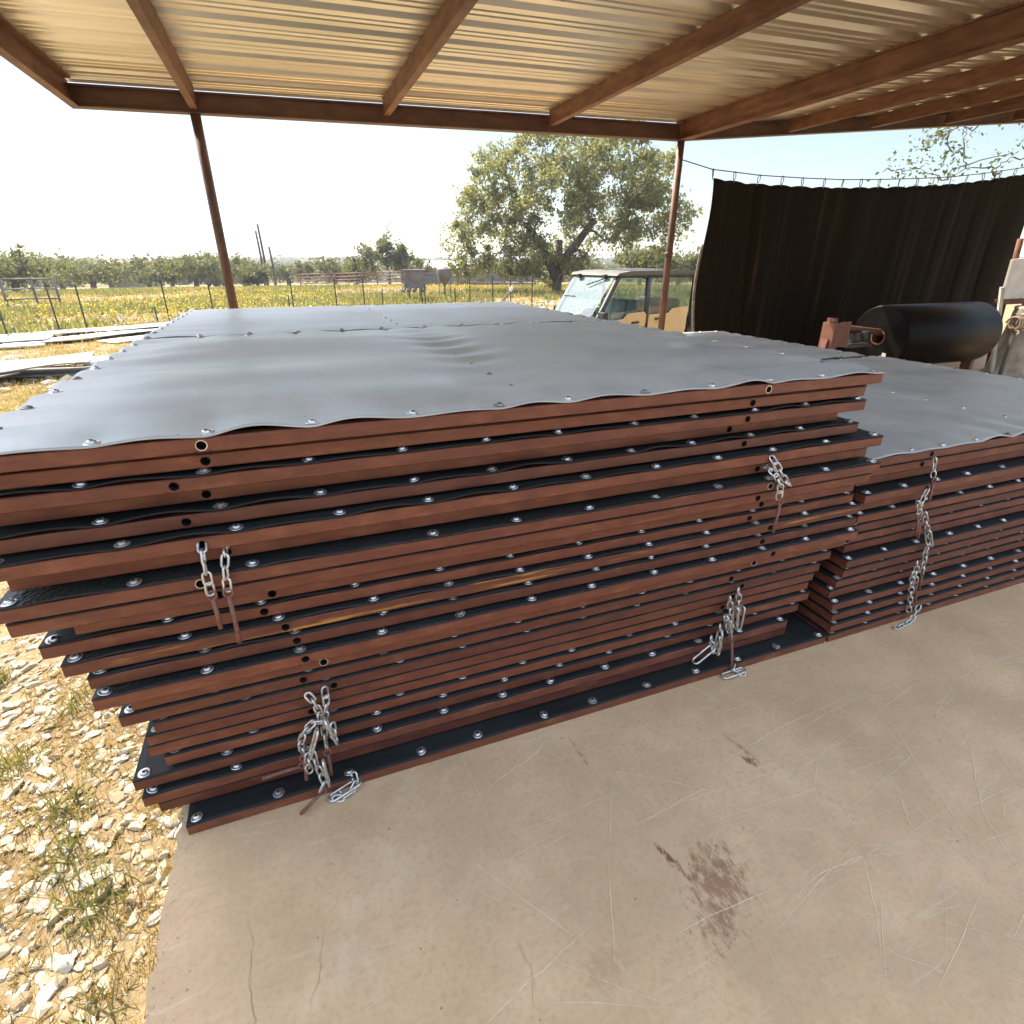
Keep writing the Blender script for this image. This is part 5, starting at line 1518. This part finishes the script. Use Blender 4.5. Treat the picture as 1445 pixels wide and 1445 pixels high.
P4 = np.stack([SX0 + 0.002 + r_.exponential(0.022, 150), r_.uniform(0.1, 1.4, 150)], -1)
P4 = np.concatenate([P4, np.stack([r_.uniform(-0.3, 3.0, 90), r_.uniform(0.2, 1.28, 90)], -1)])
V4, F4_ = stones(P4, r_.uniform(0.0008, 0.0030, len(P4)), r_, 0.1)
V3, F3_ = stones(P3, r_.uniform(0.05, 0.16, len(P3)), r_, 0.4)
Vs = np.concatenate([V1, V2, V3, V2b, V4]); n1_, n2_, n3_ = len(V1), len(V1) + len(V2), len(V1) + len(V2) + len(V3)
Fs = np.concatenate([F1_, F2_ + n1_, F3_ + n2_, F2b + n3_, F4_ + n3_ + len(V2b)])
tag(link('gravel', np_mesh('gravel', Vs, Fs, 3), M['stone']), kind='stuff')

def blades(xy, h, w, r_, spread=0.5):
    n = len(xy)
    z = height(xy[:, 0], xy[:, 1])
    a = r_.uniform(0, 6.283, n)
    lean = np.abs(r_.normal(0, spread, n))
    la = r_.uniform(0, 6.283, n)
    b0 = np.stack([xy[:, 0], xy[:, 1], z - 0.005], -1)
    side = np.stack([np.cos(a), np.sin(a), np.zeros(n)], -1) * (w * 0.5)[:, None]
    dirv = np.stack([np.cos(la) * np.sin(lean), np.sin(la) * np.sin(lean), np.cos(lean)], -1)
    mid_ = b0 + dirv * (h * 0.55)[:, None]
    tip = b0 + dirv * h[:, None] + np.stack([np.cos(la), np.sin(la), -0.4 * np.ones(n)], -1) * (h * 0.25 * lean)[:, None]
    V = np.stack([b0 - side, b0 + side, mid_ + side * 0.8, tip, mid_ - side * 0.8], 1).reshape(-1, 3)
    return V, np.arange(5 * n)
def tufts(centers, per, rad, h, w, spread, r_):
    n = len(centers)
    c = np.repeat(centers, per, 0)
    xy = c + r_.normal(size=c.shape) * rad
    xy[:, 0] = np.where((xy[:, 1] > SY0) & (xy[:, 1] < SY1) & (xy[:, 0] > SX0 - 0.012), SX0 - 0.012 - np.abs(r_.normal(0, 0.03, len(xy))), xy[:, 0])
    return blades(xy, h * r_.uniform(0.5, 1.3, len(xy)), w * r_.uniform(0.6, 1.3, len(xy)), r_, spread)
def veg(name, parts, mat):
    Vv = np.concatenate([p[0] for p in parts])
    me = np_mesh(name, Vv, np.arange(len(Vv)), 5)
    tag(link(name, me, mat), kind='stuff')
# near tufts beside the slab
green_c = np.array([(-0.86, 0.98), (-1.05, 1.14), (-1.2, 0.95), (-0.98, 0.72), (-0.70, 0.80), (-1.5, 1.5), (-1.1, 1.9), (-0.95, 2.1), (-0.80, 1.42), (-1.35, 2.5), (-1.7, 3.4), (-1.4, 3.9), (-2.2, 4.2), (-1.0, 0.5), (-0.75, 0.55), (-1.02, 1.22), (-1.10, 1.28), (-0.98, 1.30), (-0.72, 1.30), (-0.66, 1.22), (-0.85, 1.60), (-0.62, 0.95)])
straw_c = np.concatenate([scatter(1500, -1.2, SX0 - 0.02, 0.2, 4.5), scatter(2200, -3.0, SX0 - 0.02, -0.3, 6.5)])
strip = scatter(420, SX0 - 0.16, SX0 - 0.012, 0.1, 3.5)
near_lawn = scatter(4200, -8.0, -0.7, 4.2, 12.5); near_lawn = near_lawn[nfield(near_lawn[:, 0], near_lawn[:, 1], 0.4, 2.2) > -0.25]
mid_lawn = scatter(4200, -14, 2.5, 10.5, 21); mid_lawn = mid_lawn[nfield(mid_lawn[:, 0], mid_lawn[:, 1], 0.3, 5.2) > -0.2]
far_straw = scatter(12000, -40, 45, 20, 75)
straw = [tufts(straw_c, 9, 0.018, 0.05, 0.0022, 0.9, r_), tufts(strip, 12, 0.015, 0.045, 0.0022, 0.9, r_), tufts(near_lawn, 12, 0.045, 0.075, 0.006, 0.9, r_), tufts(mid_lawn, 9, 0.09, 0.12, 0.014, 0.8, r_), tufts(far_straw, 4, 0.22, 0.24, 0.07, 0.7, r_)]
veg('dry_grass', straw, M['straw'])
far_weed = scatter(30000, -32, 40, 21, 70); nw = nfield(far_weed[:, 0], far_weed[:, 1], 0.13, 1.4) + 0.5 * nfield(far_weed[:, 0], far_weed[:, 1], 0.5, 4.4); far_weed = far_weed[nw > -0.02]
near_weed = scatter(260, -7.5, -0.8, 4.2, 13.0)
weeds = [tufts(green_c, 75, 0.038, 0.08, 0.0045, 0.8, r_), tufts(scatter(90, -3.2, SX0 - 0.03, 0.1, 5.0), 10, 0.02, 0.055, 0.004, 0.8, r_), tufts(near_weed, 16, 0.05, 0.10, 0.010, 0.7, r_), tufts(far_weed, 5, 0.20, 0.30, 0.09, 0.7, r_)]
veg('weeds', weeds, M['weed'])
fl = scatter(26000, -28, 30, 22, 62)
nfv = nfield(fl[:, 0], fl[:, 1], 0.09, 9.3) + 0.35 * nfield(fl[:, 0], fl[:, 1], 0.4, 2.3)
mx_ = ((nfv > 0.30) & (r_.uniform(size=len(fl)) < 0.10)) | ((np.hypot(fl[:, 0] + 2.5, (fl[:, 1] - 34) * 0.55) < 6.0) & (nfv > -0.25) & (r_.uniform(size=len(fl)) < 0.22))
fl = fl[mx_]
fz = height(fl[:, 0], fl[:, 1])
fc = np.repeat(np.stack([fl[:, 0], fl[:, 1], fz], -1), 4, 0)
fc += r_.normal(size=fc.shape) * np.array([0.25, 0.25, 0.06]) + np.array([0, 0, 0.30])
V, Fq = quad_cloud(fc, r_.uniform(0.05, 0.10, len(fc)), r_, 1.2, 0.8)
tag(link('wildflowers', np_mesh('wildflowers', V, Fq, 4), M['flower']), kind='stuff')
# pale dirt track
tv, tf = [], []
trk = [wpt(60, 60), wpt(120, 58), wpt(180, 57), wpt(240, 58), wpt(300, 60), wpt(420, 66)]
for i, p in enumerate(trk):
    for s in (-1.6, 1.6):
        a = math.atan2(p[0], p[1])
        x, y = p[0] + math.sin(a) * s * 1.6, p[1] + math.cos(a) * s * 1.6
        tv.append((x, y, hz(x, y) + 0.05))
for i in range(len(trk) - 1): tf.extend((2 * i, 2 * i + 2, 2 * i + 3, 2 * i + 1))
tag(link('dirt_track', np_mesh('dirt_track', tv, tf, 4), simple('pale_dirt', (0.50, 0.42, 0.30), (0.40, 0.33, 0.23), 2, 0.95)), kind='structure')
# rock pile left of the vehicle
rp_ = scatter(220, -0.75, 0.9, -0.35, 0.35)
base = wpt(752, 16.5)
xy = rp_ + np.array([base[0], base[1]])
Vr, Fr = stones(xy, r_.uniform(0.05, 0.14, len(xy)), r_, 0.3)
Vr[:, 2] += np.repeat(0.28 * np.clip(1 - np.abs(rp_[:, 0]) / 0.8, 0, 1) * r_.uniform(0.2, 1, len(xy)), 12)
pile = link('rock_pile', np_mesh('rock_pile', Vr, Fr, 3), simple('brown_rock', (0.22, 0.16, 0.11), (0.10, 0.07, 0.05), 8, 0.9))
tag(pile, 'heap of brown rocks at the foot of the rusty table', 'rocks')

# ------------------------------------------------------------------ thin summer haze
hm = bpy.data.materials.new('haze_air'); hm.use_nodes = True
hn = hm.node_tree; hn.nodes.clear()
ho = hn.nodes.new('ShaderNodeOutputMaterial'); hv = hn.nodes.new('ShaderNodeVolumePrincipled')
hv.inputs['Color'].default_value = (0.86, 0.92, 1.0, 1); hv.inputs['Density'].default_value = 0.0005; hv.inputs['Anisotropy'].default_value = 0.3
hn.links.new(hv.outputs[0], ho.inputs['Volume'])
zmin = float(GZ.min()) - 1.0
tag(MB().box(-1600, 1900, -700, 2300, zmin, 16.0).build('haze', hm), kind='stuff')
